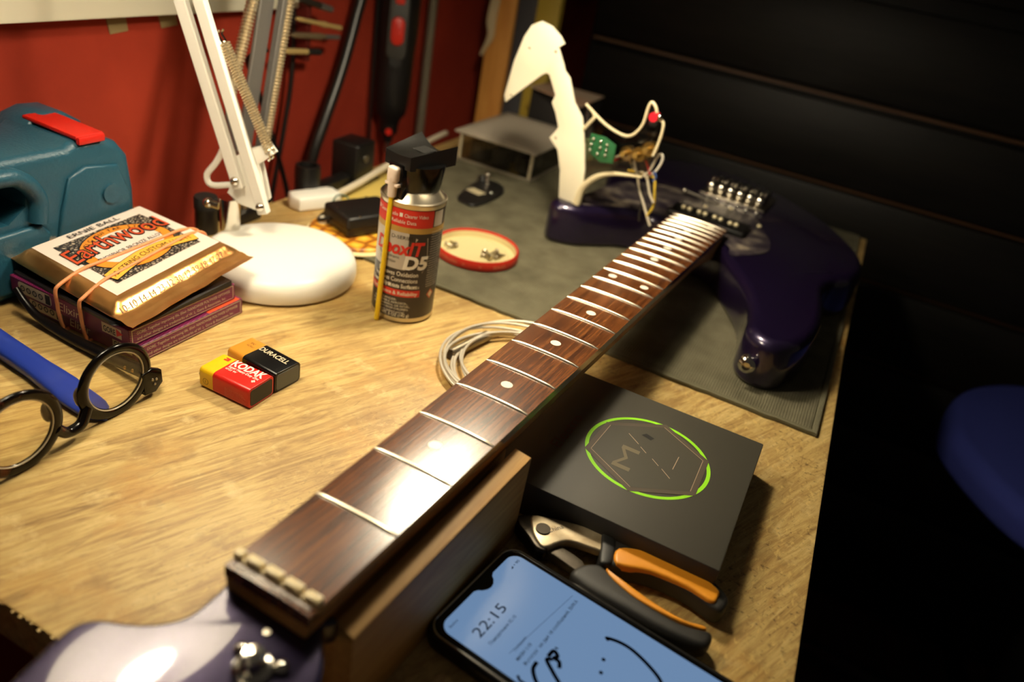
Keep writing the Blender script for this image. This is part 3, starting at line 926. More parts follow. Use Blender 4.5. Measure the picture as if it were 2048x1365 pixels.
rim1 = [(-236.4, 147.9), (-224.4, 141.6), (-208.2, 134.6), (-190.4, 131.2), (-180.2, 134.3), (-172.7, 146.2), (-171.2, 163.1), (-169, 168.4), (-163.9, 165.2), (-159.5, 157.2), (-153.4, 154.4), (-151.7, 146.9), (-152.5, 133.4), (-154.5, 122)]
rim2 = [(-223, 48.5), (-219.5, 68), (-206.8, 83.5), (-191.6, 91.7), (-172.9, 96.5), (-160, 99)]
sheet = [(-236, 146), (-224.4, 141), (-208.2, 134), (-190.4, 130.5), (-180.2, 133.5), (-172.7, 145.5), (-171.2, 163), (-169, 168), (-163.9, 165), (-159.5, 157), (-153.4, 154), (-151.7, 146.5), (-152.5, 133), (-156, 112), (-160, 100), (-172.9, 97), (-191.6, 92), (-206.8, 84), (-218, 70), (-224, 90)]
cl = mk('clear_wing', pgslab([(h(x), z) for x, z in sheet], -1.0, 1.0, 0, 0.2), ACRYLIC, pg)
sub('wing_edge', G().tube([PT((h(x), z)) for x, z in rim1], 1.5, 8, smooth=6), IVORY, cl)
sub('wing_edge', G().tube([PT((h(x), z)) for x, z in rim2], lambda t: 4.2 - 3.0 * t, 8, smooth=6), IVORY, cl)
sub('wing_edge', G().tube([PT((h(-232.8), 124.2)), PT((h(-223.6), 138.4)), PT((h(-226), 142))], 2.0, 8), IVORY, cl)
PCB = mat('circuit_green', (34, 92, 54), 0.4)
pcb = mk('circuit_board', pgslab([(h(-219), 125), (h(-203), 126), (h(-190), 122), (h(-189), 104), (h(-203), 101), (h(-218), 107)], 7.4, 9.0), PCB, pg)
for i in range(9):
    x = -215 + 8.5 * (i % 3) + random.uniform(-1, 1); z = 109 + 5.6 * (i // 3) + random.uniform(-1, 1)
    sub('solder_joint', G().sphere(PT((h(x), z), -9.6), 1.6, 10), CHROME if i % 2 else STEEL, pcb)
mk('battery_holder', pgslab([(h(-236), 114), (h(-221), 117), (h(-216), 97), (h(-231), 92)], -8, -3), mat('dull_green', (66, 84, 52), 0.6), pg)
for x, z in ((-183, 115), (-170, 118), (-161, 126)):
    mk('potentiometer', G().cyl(PT((h(x), z), 2), PT((h(x), z), 10), 7, n=20).cyl(PT((h(x), z), -6), PT((h(x), z), 2), 2.6, n=14), mat('brass', (190, 160, 92), 0.3, 0.9), pg)
mk('red_cap', G().cyl(PT((h(-162), 157), -5), PT((h(-162), 157), 3), 4.4, n=16), mat('red_cap', (208, 26, 44), 0.35), pg)
mk('toggle_tip', G().sphere(PT((h(-156.5), 159), -3), 2.6, 12), CHROME, pg)
WIRES = [((196, 186, 166), [(-196, 106, -8), (-185, 112, -8), (-178, 104, -10), (-172, 98, -10), (-165, 101, -9), (-158, 97, -8), (-152, 84, -9), (-146, 76, -10)]),
         ((178, 28, 34), [(-203, 102, -8), (-196, 103, -9), (-186, 114, -9), (-172, 117, -9), (-163, 112, -8), (-156, 102, -8)]),
         ((206, 174, 60), [(-180, 98, -8), (-170, 99, -10), (-160, 98, -12), (-152, 100, -10), (-148, 88, -10), (-146, 72, -12), (-150, 60, -12)]),
         ((208, 202, 188), [(-176, 110, -8), (-172, 101, -9), (-166, 96, -9), (-158, 104, -8), (-154, 119, -8), (-150, 124, -8), (-148, 118, -9), (-152, 106, -9), (-160, 98, -10)]),
         ((200, 190, 170), [(-168, 96, -8), (-164, 84, -10), (-156, 70, -12), (-148, 58, -12), (-144, 52, -12)]),
         ((60, 84, 140), [(-153, 106, -8), (-150, 101, -9), (-152, 96, -10)]),
         ((30, 26, 24), [(-190, 108, -9), (-178, 104, -10), (-168, 92, -10), (-160, 78, -12), (-158, 60, -12), (-156, 52, -12)])]
for c, pts in WIRES:
    mk('wire', G().tube([PT((h(x), z), -n_) for x, z, n_ in pts], 1.35, 7, smooth=5), mat('wire_%d_%d_%d' % c, c, 0.45), pg)

# wooden rest that props the neck
blk = thing('neck_rest', 'wooden block with a narrow top edge propping up the guitar neck', 'block', (-118, 228, 0))
mk('body', G().span((-147, 155, 0.1), (-99, 300, 49.5), 0.6, 1), BLOCKWOOD, blk)
rail = [(-101.5, 150), (-90.8, 147.5), (-81.4, 292), (-92, 294)]
mk('side_board', G().slab(rail, 0.1, 55.6, 0), BLOCKWOOD, blk)
mk('top_strip', G().slab(rail, 55.5, 57.4, 0.6, 2), BLOCKWOOD, blk)

# spare string coil
g = G()
for i in range(8):
    k1 = 7 * math.sin(i * 2.4); k2 = 6.5 * math.cos(i * 1.7)
    g.tube([(-151 + (56 - 5 + 1.5 * i + 4.5 * math.sin(a + i * 0.9)) * math.cos(a) * (1 if math.cos(a) < 0 else 0.48) + 0.2 * k1, 449 + (56 - 5 + 1.5 * i + 4.5 * math.sin(a + i * 0.9)) * math.sin(a) + 0.2 * k2, 5.2 + 2.4 * math.sin(1.5 * i + 2 * a) + 0.35 * i) for a in [2 * math.pi * q / 72 for q in range(72)]], 1.15, 8, closed=True)
cl_ = thing('string_coil', 'coiled spare steel guitar strings lying partly under the neck', 'string coil', (-152, 449, 0))
mk('loops', g, mat('string_steel', (206, 198, 182), 0.45, 0.5), cl_)
mk('wrap', G().helix((-205, 431, 4.6), (-196, 478, 4.6), 3.6, 0.7, 1.8), mat('string_wrap', (150, 140, 122), 0.4, 0.9), cl_)

# ================================================================== LEFT SIDE OF THE BENCH
# ---- teal power tool case
cs = thing('tool_case', 'teal plastic power tool case with a red latch against the wall', 'tool case', (-523, 290, 0))
TEAL = mat('teal_plastic', (30, 76, 96), 0.38, bump=(420, 0.35))
M_ = frame((0, 1, 0), (0, 0, 1), (1, 0, 0))
shell = [(150, 0.5), (388, 0.5), (395, 8), (396, 60), (393, 88), (384, 100), (372, 105), (346, 107), (340, 103), (250, 104), (236, 100), (150, 98)]
g = G().slab(shell, -560, -486, 7, 4, 7, smooth=0).xf(M_.to_4x4())
body = mk('shell', g, TEAL, cs)
hump = [(150, 92), (338, 98), (347, 109), (360, 113), (376, 112), (390, 103), (396, 84), (396, 60), (150, 60)]
sub('rear_shell', G().slab(hump, -566, -532, 4, 3, 4).xf(M_.to_4x4()), TEAL, body)
# grip opening carved into the shell, raised front panels round it
cut(body, G().slab([(205, 58), (290, 58), (304, 68), (306, 84), (298, 92), (205, 94)], -531, -470, 0).xf(M_.to_4x4()))
sub('handle', G().tube([(-480, 200, 96), (-480, 280, 95), (-482, 300, 90), (-484, 312, 74), (-484, 310, 56)], 6.5, 12, smooth=5), TEAL, body)
sub('front_panel', G().slab([(318, 14), (386, 14), (389, 60), (380, 84), (352, 88), (338, 82), (330, 60)], -487, -483.2, 2, 3).xf(M_.to_4x4()), TEAL, body)
sub('front_panel', G().slab([(205, 8), (308, 8), (318, 46), (312, 54), (205, 52)], -487, -481.5, 3, 3).xf(M_.to_4x4()), TEAL, body)
sub('boss', G().cyl((-484, 371, 63), (-481.6, 371, 63), 7.5, n=28), TEAL, body)
g = G().slab([(348, -541), (371, -541), (371.5, -486), (348.5, -486)], 107, 110.5, 1.2, 2)
g.v = [Vector((p.y, p.x, p.z + max(0, (-505 - p.y)) * 0.05)) for p in g.v]
lt = mk('latch', g, mat('latch_red', (196, 28, 16), 0.4), cs)
sub('latch_tab', G().span((-488, 349, 104), (-483.5, 371, 109.8), 1.2), mat('latch_red', (196, 28, 16), 0.4), lt)

# ---- two purple string boxes
def string_box(x0, y0, z0, label, upper):
    x1, y1, z1 = x0 + 114, y0 + 95.5, z0 + 12.8
    t = thing('string_box', label, 'box', ((x0 + x1) / 2, (y0 + y1) / 2, z0), 'purple string boxes in the banded stack')
    b = mk('carton', G().span((x0, y0, z0), (x1, y1, z1), 0.5, 1), PURPLE_CARD, t)
    # end face towards the lamp side: cream frame and two lines of small print
    fe = plane((x1 + 0.12, y0, z0), (0, 1, 0), (0, 0, 1))
    g = G()
    for a in ((2, 1.2, 93.5, 1.7), (2, 11.4, 93.5, 11.9), (2, 1.2, 2.5, 11.9), (93, 1.2, 93.5, 11.9)):
        quad(g, fe, *a)
    text(g, 'GORE, Together improving life, Elixir NANOWEB POLYWEB OPTIWEB', fe, 6, 7.2, width=84, size=3.1)
    text(g, 'and other designs are trademarks of W. L. Gore & Associates, Inc.', fe, 6, 3.2, width=80, size=3.1)
    sub('small_print', g, CREAM_PRINT, b, smooth=0)
    ff = plane((x0, y0 - 0.12, z0), (1, 0, 0), (0, 0, 1))
    g = G()
    text(g, 'Elixir', ff, 48, 3.2, width=20, size=9.5, shear=0.12)
    sub('brand_lettering', g, CREAM_PRINT, b, smooth=0)
    g = G()
    poly2(g, ff, rrect(8, 2.2, 41, 11.2, 3))
    sub('pale_tag', g, CREAM_PRINT, b, smooth=0)
    g = G(); quad(g, ff, 89, 3, 107, 10.5)
    sub('brand_tag', g, CREAM_PRINT, b, smooth=0)
    ff2 = plane((x0, y0 - 0.22, z0), (1, 0, 0), (0, 0, 1))
    g = G()
    for cx in (12.5, 18.5, 24.5, 30.5):
        ring(g, ff2, cx, 6.6, 1.4, 2.3, n=16)
        quad(g, ff2, cx - 0.4, 6.3, cx + 0.4, 7.0)
    quad(g, ff2, 35, 3, 40, 10.4)
    sub('tag_print', g, BLACK_PRINT, b, smooth=0)
    g = G(); text(g, 'GORE', ff2, 90.5, 4.4, width=11, size=6.0, bold=0.02)
    sub('brand_print', g, BLACK_PRINT, b, smooth=0)
    g = G()
    poly2(g, ff2, [(102.5, 4), (108.5, 7.5), (102.5, 10)])
    sub('red_arrow', g, RED_PRINT, b, smooth=0)
    fr_ = plane((x1 - 0.2, y0, z1 + 0.12), (0, 1, 0), (-1, 0, 0))
    g = G()
    quad(g, fr_, 62, 0, 93, 16)
    sub('orange_flash', g, mat('orange_print', (214, 78, 40), 0.45), b, smooth=0)
    return t
string_box(-476, 285, 0.3, 'purple string box at the bottom of the banded stack', False)
string_box(-479, 280.5, 13.4, 'purple string box in the middle of the banded stack', True)

# thin black envelope sticking out between
g = G()
g.add([(-478, 283, 26.6), (-378, 278, 26.6), (-364, 288, 26.6), (-364, 372, 26.6), (-484, 380, 26.6),
       (-478, 283, 28.4), (-380, 278, 28.8), (-368, 290, 28.6), (-364.5, 372, 30.5), (-484, 380, 33)],
      [(0, 1, 2, 3, 4), (9, 8, 7, 6, 5), (0, 5, 6, 1), (1, 6, 7, 2), (2, 7, 8, 3), (3, 8, 9, 4), (4, 9, 5, 0)])
tag(mk('string_envelope', g, mat('black_envelope', (26, 24, 26), 0.35), origin=(-424, 328, 26.6)), 'thin black envelope between gold packet and purple boxes', 'envelope')

# ---- gold foil packet
A_, B_, C_, D_ = Vector((-497, 286, 37)), Vector((-500, 399, 43)), Vector((-367, 398, 40)), Vector((-359, 279, 31))
def pouch(u, v, side):
    """u 0..1 from the wall-side seam to the crimped seam, v 0..1 away from the viewer"""
    p = (A_ * (1 - u) + D_ * u) * (1 - v) + (B_ * (1 - u) + C_ * u) * v
    uu = min(max((u - 0.10) / 0.80, 0), 1)
    bu = min(1, 3.6 * math.sin(math.pi * uu)) if 0 < uu < 1 else 0
    bu = bu * bu * (3 - 2 * bu)
    bv = min(1, 5.0 * math.sin(math.pi * min(max(v, 0), 1)))
    b_ = bu * (0.12 + 0.88 * bv)
    wr = 0.7 * math.sin(17 * v + 5 * u) * math.sin(9 * u + 2) + 0.4 * math.sin(31 * v - 13 * u)
    zt = p.z + (6.5 * b_ + 0.6 * wr * (1 - 0.7 * bu)) if side > 0 else p.z - 5.0 * b_ + 0.5 * wr * (1 - bu) - 0.25
    if u > 0.9: zt += 0.5 * math.sin(80 * (u - 0.9)) * (1 if side > 0 else 1)
    if u < 0.1: zt += 0.35 * math.sin(90 * u)
    zt = max(zt, 29.8 if u < 0.95 else 27.5)
    return Vector((p.x, p.y, zt))
pk = thing('string_packet', 'gold foil guitar string packet on top of the banded stack', 'packet', (-432, 340, 30))
g = G(); v = []; f = []; NU, NV = 60, 48
for sd in (1, -1):
    for i in range(NU + 1):
        for j in range(NV + 1):
            v.append(pouch(i / NU, j / NV, sd))
off = (NU + 1) * (NV + 1)
for i in range(NU):
    for j in range(NV):
        a = i * (NV + 1) + j
        f.append((a, a + 1, a + NV + 2, a + NV + 1))
        f.append((off + a, off + a + NV + 1, off + a + NV + 2, off + a + 1))
for i in range(NU):
    for j in (0, NV):
        a = i * (NV + 1) + j
        f.append((a, a + NV + 1, off + a + NV + 1, off + a))
for j in range(NV):
    for i in (0, NU):
        a = i * (NV + 1) + j
        f.append((a, a + 1, off + a + 1, off + a))
foil = mk('foil_pouch', g.add(v, f), GOLD, pk, smooth=60)
# label: x runs with v (0..100), y runs against u
UL0, UL1, VL0, VL1 = 0.165, 0.80, 0.10, 0.93
def lab(lift):
    def fn(x, y):
        q = pouch(UL1 - (UL1 - UL0) * y / 82.0, VL0 + (VL1 - VL0) * x / 94.0, 1)
        return q + Vector((0, 0, lift))
    return fn
def gridpatch(g, fn, x0, y0, x1, y1, n=18):
    v = []; f = []
    for i in range(n + 1):
        for j in range(n + 1):
            v.append(fn(x0 + (x1 - x0) * i / n, y0 + (y1 - y0) * j / n))
    for i in range(n):
        for j in range(n):
            a = i * (n + 1) + j
            f.append((a, a + 1, a + n + 2, a + n + 1))
    return g.add(v, f)
def disc(g, fn, cx, cy, rx, ry, n=40, m_=6):
    v = []; f = []
    for k_ in range(m_ + 1):
        for i in range(n):
            a = 2 * math.pi * i / n
            rr = max(k_ / m_, 0.001)
            v.append(fn(cx + rx * rr * math.cos(a), cy + ry * rr * math.sin(a)))
    for k_ in range(m_):
        for i in range(n):
            i2 = (i + 1) % n
            f.append((k_ * n + i, k_ * n + i2, (k_ + 1) * n + i2, (k_ + 1) * n + i))
    return g.add(v, f)
PINKWHITE = mat('label_white', (222, 206, 196), 0.5)
lb_ = mk('label', gridpatch(G(), lab(0.25), 0, 0, 94, 82, 24), PINKWHITE, pk, smooth=60)
sub('ornament_panel', gridpatch(G(), lab(0.45), 9, 10, 85, 72, 24), ORNAMENT, lb_, smooth=60)
sub('oval_border', disc(G(), lab(0.58), 47, 42, 35.5, 28.5), BLACK_PRINT, lb_, smooth=60)
sub('oval_ring', disc(G(), lab(0.68), 47, 42, 34.4, 27.4), mat('label_orange', (222, 136, 40), 0.5), lb_, smooth=60)
sub('oval_field', disc(G(), lab(0.8), 47, 42, 27, 20.5), PINKWHITE, lb_, smooth=60)
g = G()
fn = lab(1.02)
text(g, 'ERNIE BALL', fn, 47, 74.2, width=44, size=6.5, align='C')
text(g, 'PHOSPHOR BRONZE ALLOY', fn, 47, 36.5, width=56, size=5.6, align='C')
def arc(txt, cx, cy, rx, ry, a0, a1, size):
    for i, ch in enumerate(txt):
        if ch == ' ': continue
        a = R(a0 + (a1 - a0) * i / (len(txt) - 1))
        px, py = cx + rx * math.cos(a), cy + ry * math.sin(a)
        t = math.atan2(-math.cos(a) * ry, math.sin(a) * rx)
        loc = lambda x, y, px=px, py=py, t=t: fn(px + x * math.cos(t) - y * math.sin(t), py + x * math.sin(t) + y * math.cos(t))
        text(g, ch, loc, -size * 0.3, -size * 0.35, size=size)
arc('ACOUSTIC GUITAR STRINGS', 47, 42, 30.7, 24, 172, 8, 4.6)
sub('label_lettering', g, BLACK_PRINT, lb_, smooth=0)
for ex, mt_, lift in ((0.045, BLACK_PRINT, 1.15), (0.0, mat('earth_red', (196, 74, 36), 0.5), 1.3)):
    g = G()
    fnx = lab(lift)
    fnb = lambda x, y, q=fnx: q(x, y + 4.5 * math.sin(math.pi * x / 94))
    text(g, 'Earthwood', fnb, 47, 43, width=82, size=25, bold=ex, align='C')
    sub('title_lettering', g, mt_, lb_, smooth=0)
# wavy banner
wave = lambda x: 20 + 5.5 * math.sin((x - 20) / 52 * 2.6)
for w_, mt_, lift in ((11.5, BLACK_PRINT, 1.1), (10.3, mat('banner_yellow', (232, 170, 62), 0.5), 1.22)):
    g = G(); fnb = lab(lift)
    strip(g, fnb, [(10 + i * 2, wave(10 + i * 2)) for i in range(40)], w_)
    sub('banner', g, mt_, lb_, smooth=60)
g = G(); fnb = lab(1.4)
text(g, '12-STRING CUSTOM LIGHT', lambda x, y: fnb(x, y + wave(x) - 20), 49, 17.6, width=72, size=6.6, align='C')
text(g, '2012', fnb, 60, 11.5, width=8, size=4)
sub('banner_lettering', g, BLACK_PRINT, lb_, smooth=0)
g = G()
text(g, '10-10 14-14 23-12 30-12 39-18 47-27', lambda x, y: pouch(0.885 - y / 130, 0.05 + x / 112, 1) + Vector((0, 0, 0.3)), 0, 0, width=92, size=5)
mk('gauge_lettering', g, mat('foil_print', (104, 54, 24), 0.5), pk, smooth=0)

# ---- rubber band, doubled round the stack
rb = thing('rubber_band', 'peach rubber band looped twice around the string packs', 'rubber band', (-422, 335, 0))
for xf_, xb_, z_ in ((-430, -424, 0), (-407.5, -417, 0.5)):
    def topz(x, y):
        u = (x + 497) / 138; v_ = (y - 284) / 114
        return pouch(u, v_, 1).z + 1.5
    path = [(xf_, 284.5, 0.4), (xf_, 281, 4), (xf_ + 0.5, 279, 13), (xf_ + 1, 278.2, 24), (xf_ + 2, 277.5, 33), (xf_ + 2.5, 281, topz(xf_ + 2, 284) + 1)]
    for i in range(1, 9):
        t = i / 8; y = 284 + 112 * t; x = xf_ + 2.5 + (xb_ - xf_ - 2.5) * t
        path.append((x, y, topz(x, y)))
    path += [(xb_, 400, 38), (xb_, 392, 26), (xb_, 384, 12), (xb_, 381, 0.4), (xb_ * 0.5 + xf_ * 0.5, 330, 0.0)]
    mk('strand', G().tube(path, 1.25, 8, closed=True, smooth=5), mat('rubber_peach', (216, 142, 92), 0.6), rb)

# ---- 9 volt batteries
def battery(name, label, c, rz, L_, W_, H_, cols, cut, build):
    t = thing(name, label, 'battery', c, None, rz)
    o_ = Vector(c)
    P = lambda gg: gg.xf(Matrix.Translation(o_))
    prof = rrect(-W_ / 2, 0.15, W_ / 2, H_, 3.0, 5)
    Mx = frame((0, 1, 0), (0, 0, 1), (1, 0, 0)).to_4x4()
    mk('jacket', P(G().slab(prof, -L_ / 2 + cut, L_ / 2, 0.5, 2, 0).xf(Mx)), cols[0], t)
    mk('top_band', P(G().slab(prof, -L_ / 2, -L_ / 2 + cut, 0, 2, 0.8).xf(Mx)), cols[1], t)
    inner = rrect(-W_ / 2 + 1.6, 1.7, W_ / 2 - 1.6, H_ - 1.6, 2.0, 4)
    mk('end_cap', P(G().slab(inner, L_ / 2 - 0.5, L_ / 2 + 0.25, 0, 2, 0).xf(Mx)), cols[2], t)
    mk('terminal', P(G().cyl((-L_ / 2, 6, H_ / 2), (-L_ / 2 - 2.4, 6, H_ / 2), 2.9, n=18)), STEEL, t)
    mk('terminal', P(G().cyl((-L_ / 2, -6, H_ / 2), (-L_ / 2 - 2.4, -6, H_ / 2), 3.8, n=6)), STEEL, t)
    build(t, lambda x, y: o_ + Vector((x, y, H_ + 0.12)), lambda x, z: o_ + Vector((x, -W_ / 2 - 0.12, z)))
    return t
def kodak(t, topf, sidef):
    g = G()
    text(g, 'KODAK', topf, -8, 3.2, width=26, size=9.2, bold=0.03)
    text(g, 'Super Heavy Duty Zinc', topf, -7.5, 0.2, width=25, size=3.2, bold=0.02)
    text(g, '6F22 9V', topf, -7.5, -2.6, width=9, size=2.6, bold=0.01)
    for dx, dy in ((0, 0), (1.5, 0), (0.75, 0.9), (0.75, -0.9)):
        quad(g, topf, 14.6 + dx, -2.8 + dy, 15.8 + dx, -1.8 + dy)
    mk('lettering', g, WHITE_PRINT, t, smooth=0)
    g = G()
    for i in range(7):
        text(g, 'Battery contents under pressure keep dry' if i % 2 else 'Do not recharge or dispose of in fire', sidef, 1, 8.6 - i * 1.05, width=15 + 1.2 * (i % 3), size=1.2)
    mk('small_print', g, mat('pink_print', (226, 120, 104), 0.5), t, smooth=0)
    g = G()
    poly2(g, topf, [(-15.6, 4.6), (-11.6, 4.6), (-11.6, 8), (-15.6, 8)])
    mk('emblem', g, RED_PRINT, t, smooth=0)
    g = G(); q = lambda x, y: topf(x, y) + Vector((0, 0, 0.1))
    poly2(g, q, [(-15.8, 5.6), (-13.4, 6.3), (-15.8, 7.0)])
    mk('emblem_notch', g, MATS['kodak_yellow'], t, smooth=0)
    g = G(); ring(g, sidef, -15.2, 6.5, 2.0, 2.3, n=24)
    text(g, '1', sidef, -15.6, 5.3, size=3.2)
    mk('recycle_mark', g, mat('brown_print', (120, 80, 10), 0.5), t, smooth=0)
battery('nine_volt_battery', 'red and yellow nine volt battery lying beside a black and copper one', (-293.8, 301.6, 0), 0.0, 41.4, 23.4, 15.4,
        (mat('kodak_red', (206, 34, 26), 0.3), mat('kodak_yellow', (238, 190, 22), 0.3), mat('cell_end', (26, 24, 22), 0.45)), 11.5, kodak)
def duracell(t, topf, sidef):
    g = G()
    text(g, 'DURACELL', topf, -7.5, 2.2, width=26, size=6.2, bold=0.02)
    mk('lettering', g, CREAM_PRINT, t, smooth=0)
    g = G()
    text(g, '9V', topf, -17, 3, width=4, size=3.4)
    text(g, '6LR61', topf, -17, 0, width=6, size=2.6)
    mk('stamp', g, mat('copper_dark', (120, 74, 22), 0.5), t, smooth=0)
battery('nine_volt_battery', 'black and copper nine volt battery lying beside a red one', (-294.2, 327.8, 0), R(-5.5), 45.0, 23.4, 15.4,
        (mat('cell_black', (14, 13, 14), 0.25), mat('cell_copper', (206, 138, 42), 0.32), mat('cell_grey', (96, 104, 108), 0.35)), 14.5, duracell)

# ---- spectacles, upside down
sp = thing('eyeglasses', 'round tortoiseshell eyeglasses resting upside down on the bench', 'eyeglasses', (-330, 222, 0))
def rimgeo(cy, cz, ry, rz_, x, rad, n=56):
    v = []; f = []; K = 10
    for i in range(n):
        a = 2 * math.pi * i / n
        c = Vector((x, cy + ry * math.cos(a), cz + rz_ * math.sin(a)))
        d = Vector((0, math.cos(a), math.sin(a)))
        th = rad * (1.0 + 0.35 * math.cos(a) ** 2 + 0.25 * max(0, -math.sin(a)))
        for j in range(K):
            b = 2 * math.pi * j / K
            v.append(c + d * (th * math.cos(b)) + Vector((1, 0, 0)) * (1.9 * math.sin(b)))
    for i in range(n):
        for j in range(K):
            f.append((i * K + j, i * K + (j + 1) % K, ((i + 1) % n) * K + (j + 1) % K, ((i + 1) % n) * K + j))
    return G().add(v, f)
LR = (239.5, 24.2, 22.0, 21.6, -329.0); LL = (175.5, 25.5, 22.6, 22.2, -325.0)
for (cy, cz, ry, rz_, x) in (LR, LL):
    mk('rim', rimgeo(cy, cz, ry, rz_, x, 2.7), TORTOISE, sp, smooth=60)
    mk('lens_bevel', G().tube([(x + 0.9, cy + (ry - 2.7) * math.cos(2 * math.pi * i / 56), cz + (rz_ - 2.7) * math.sin(2 * math.pi * i / 56)) for i in range(56)], 0.5, 6, closed=True), mat('lens_bevel_glint', (196, 186, 166), 0.25), sp)  # ground bevel edge; its whitish colour also paints in the glint round the lens
    mk('lens', G().slab([((ry - 0.6) * math.cos(2 * math.pi * i / 48), (rz_ - 0.6) * math.sin(2 * math.pi * i / 48)) for i in range(48)], -0.7, 0.7, 0.2, 1).xf(Matrix.Translation((x + 0.3, cy, cz)) @ frame((0, 1, 0), (0, 0, 1), (1, 0, 0)).to_4x4()), LENS, sp)
mk('bridge', G().tube([(-328.6, 219, 16), (-326.4, 213, 9.5), (-326, 207, 8.2), (-326, 202, 9.5), (-325.4, 196.5, 16)], 3.3, 12, smooth=6), TORTOISE, sp)
for y, z, s_ in ((217.5, 23, 1), (197.5, 24, -1)):
    mk('nose_pad', G().sphere((-331.5, y, z), 3.4, 14, 2.0), mat('pad_clear', (86, 74, 60), 0.2), sp)
ep = mk('end_piece', G().slab([(258, 4), (266, 3.0), (272, 8), (271.5, 17), (264, 21.5), (257, 20)], -331.5, -326.5, 1.2, 3).xf(frame((0, 1, 0), (0, 0, 1), (1, 0, 0)).to_4x4()), TORTOISE, sp)
for y, z in ((263.5, 13.8), (266.5, 12.8), (265, 9.8)):
    sub('rivet', G().sphere((-326.4, y, z), 0.9, 10), STEEL, ep)
tp = mk('temple', G().tube([(-331, 269.5, 11), (-345, 271, 8.6), (-372, 272, 6.2), (-405, 273, 4.8), (-428, 274, 5.0), (-446, 274.6, 8), (-458, 275, 14.5), (-466, 275.5, 22)], lambda t: 4.7 - 2.4 * t, 12, smooth=5), mat('temple_dark', (16, 11, 10), 0.28, spec=0.25), sp)
g = G()
for i in range(3):
    g.sphere((-341 - 7 * i, 267.4, 10 - 0.8 * i), 1.3, 10)
sub('hinge_pins', g, mat('gold_pin', (190, 150, 84), 0.3, 0.9), tp)
mk('temple', G().tube([(-327, 150.5, 11), (-345, 150, 8.6), (-400, 149, 5), (-446, 148, 8), (-462, 148, 22)], lambda t: 3.7 - 1.5 * t, 10, smooth=5), MATS['temple_dark'], sp)
mk('end_piece', G().slab([(147, 8), (152, 3.6), (158, 4), (158, 20), (150, 20)], -328, -323, 1.2, 3).xf(frame((0, 1, 0), (0, 0, 1), (1, 0, 0)).to_4x4()), TORTOISE, sp)

# ---- blue plastic pry tool
v = []; f = []; n_ = 26; K = 16
for i in range(n_ + 1):
    t = i / n_
    x = -478 + 150 * t
    y = 236 + 6.0 * math.cos(t * 2.2) - 2.5 * t
    w = 8.3 if t < 0.55 else 8.3 + 1.4 * math.sin((t - 0.55) / 0.45 * math.pi)
    if t > 0.9: w *= math.sqrt(max(1 - ((t - 0.9) / 0.1) ** 2, 0.02))
    hh = 5.5 - 1.8 * t
    zc = 0.4 + hh + (7 * (1 - t / 0.35) ** 2 if t < 0.35 else 0)
    for j in range(K):
        a = 2 * math.pi * j / K
        ca, sa = math.cos(a), math.sin(a)
        v.append(Vector((x, y + w * math.copysign(abs(ca) ** 0.7, ca), zc + hh * math.copysign(abs(sa) ** 0.6, sa) - (1.5 if (sa > 0.3 and t > 0.74) else 0))))
for i in range(n_):
    for j in range(K):
        f.append((i * K + j, i * K + (j + 1) % K, (i + 1) * K + (j + 1) % K, (i + 1) * K + j))
f.append(tuple(range(K))); f.append(tuple(n_ * K + j for j in range(K - 1, -1, -1)))
tag(mk('pry_tool', G().add(v, f), mat('blue_plastic', (34, 54, 146), 0.3), origin=(-400, 240, 0), smooth=60), 'blue plastic pry tool with rounded tip behind the eyeglasses', 'pry tool')

# ---- small black knob jar behind the lamp base
kj = thing('black_jar', 'small black screw-top jar beside the white lamp base', 'jar', (-487, 470, 0))
mk('jar', G().lathe([(0.01, 0.3), (9.5, 0.3), (10, 1.5), (10, 24), (9, 25)], (-487, 470, 0), 28), BLACK, kj)
mk('lid', G().lathe([(10.6, 24), (10.6, 33), (9.6, 35), (0.01, 35)], (-487, 470, 0), 28), BLACK_RUBBER, kj)

# ================================================================== SPRAY CAN
cx, cy, cr = -275.5, 472.2, 25.2
sc_ = thing('spray_can', 'red and dark grey aerosol contact cleaner can with yellow straw', 'spray can', (cx, cy, 0))
CAN_METAL = mat('can_metal', (196, 186, 166), 0.28, 0.95)
can = mk('can', G().lathe([(0.01, 0.3), (22, 0.3), (24.6, 1.0), (25.4, 2.0), (25.2, 4.5), (25.2, 98.5), (25.9, 100), (26.0, 102.2), (25.2, 103), (23.6, 102.2), (22.6, 103.4), (18, 109), (13.5, 111.5), (13, 113), (0.01, 113)], (cx, cy, 0), 64), CAN_METAL, sc_)
VA = math.atan2(-23.1 - cy, 14.0 - cx)             # direction of the open side of the room
LA = VA - R(16)                                     # label faces a little to the left of it
def wrap(lift=0.1):
    rr = cr + lift
    return lambda x, z: Vector((cx + rr * math.cos(LA + x / cr), cy + rr * math.sin(LA + x / cr), z))
def cpatch(g, fn, x0, z0, x1, z1, n=24):
    v = []; f = []
    for i in range(n + 1):
        x = x0 + (x1 - x0) * i / n
        v += [fn(x, z0), fn(x, z1)]
    for i in range(n):
        f.append((2 * i, 2 * i + 2, 2 * i + 3, 2 * i + 1))
    return g.add(v, f)
full = cr * math.pi
lw = mk('label_wrap', cpatch(G(), wrap(0.08), -full, 5.2, full, 98, 72), mat('label_dark', (52, 44, 40), 0.35), sc_, smooth=80, flat=True)
sub('gold_band', cpatch(G(), wrap(0.14), -full, 79, full, 84, 72), mat('label_gold', (178, 142, 70), 0.35), lw, smooth=80)
sub('red_band', cpatch(G(), wrap(0.16), -32, 83.6, 25, 97.6, 40), RED_PRINT, lw, smooth=80)
sub('silver_panel', cpatch(G(), wrap(0.15), -30, 48, 6, 79, 24), mat('label_silver', (186, 178, 166), 0.3), lw, smooth=80)
g = G(); fw = wrap(0.17)
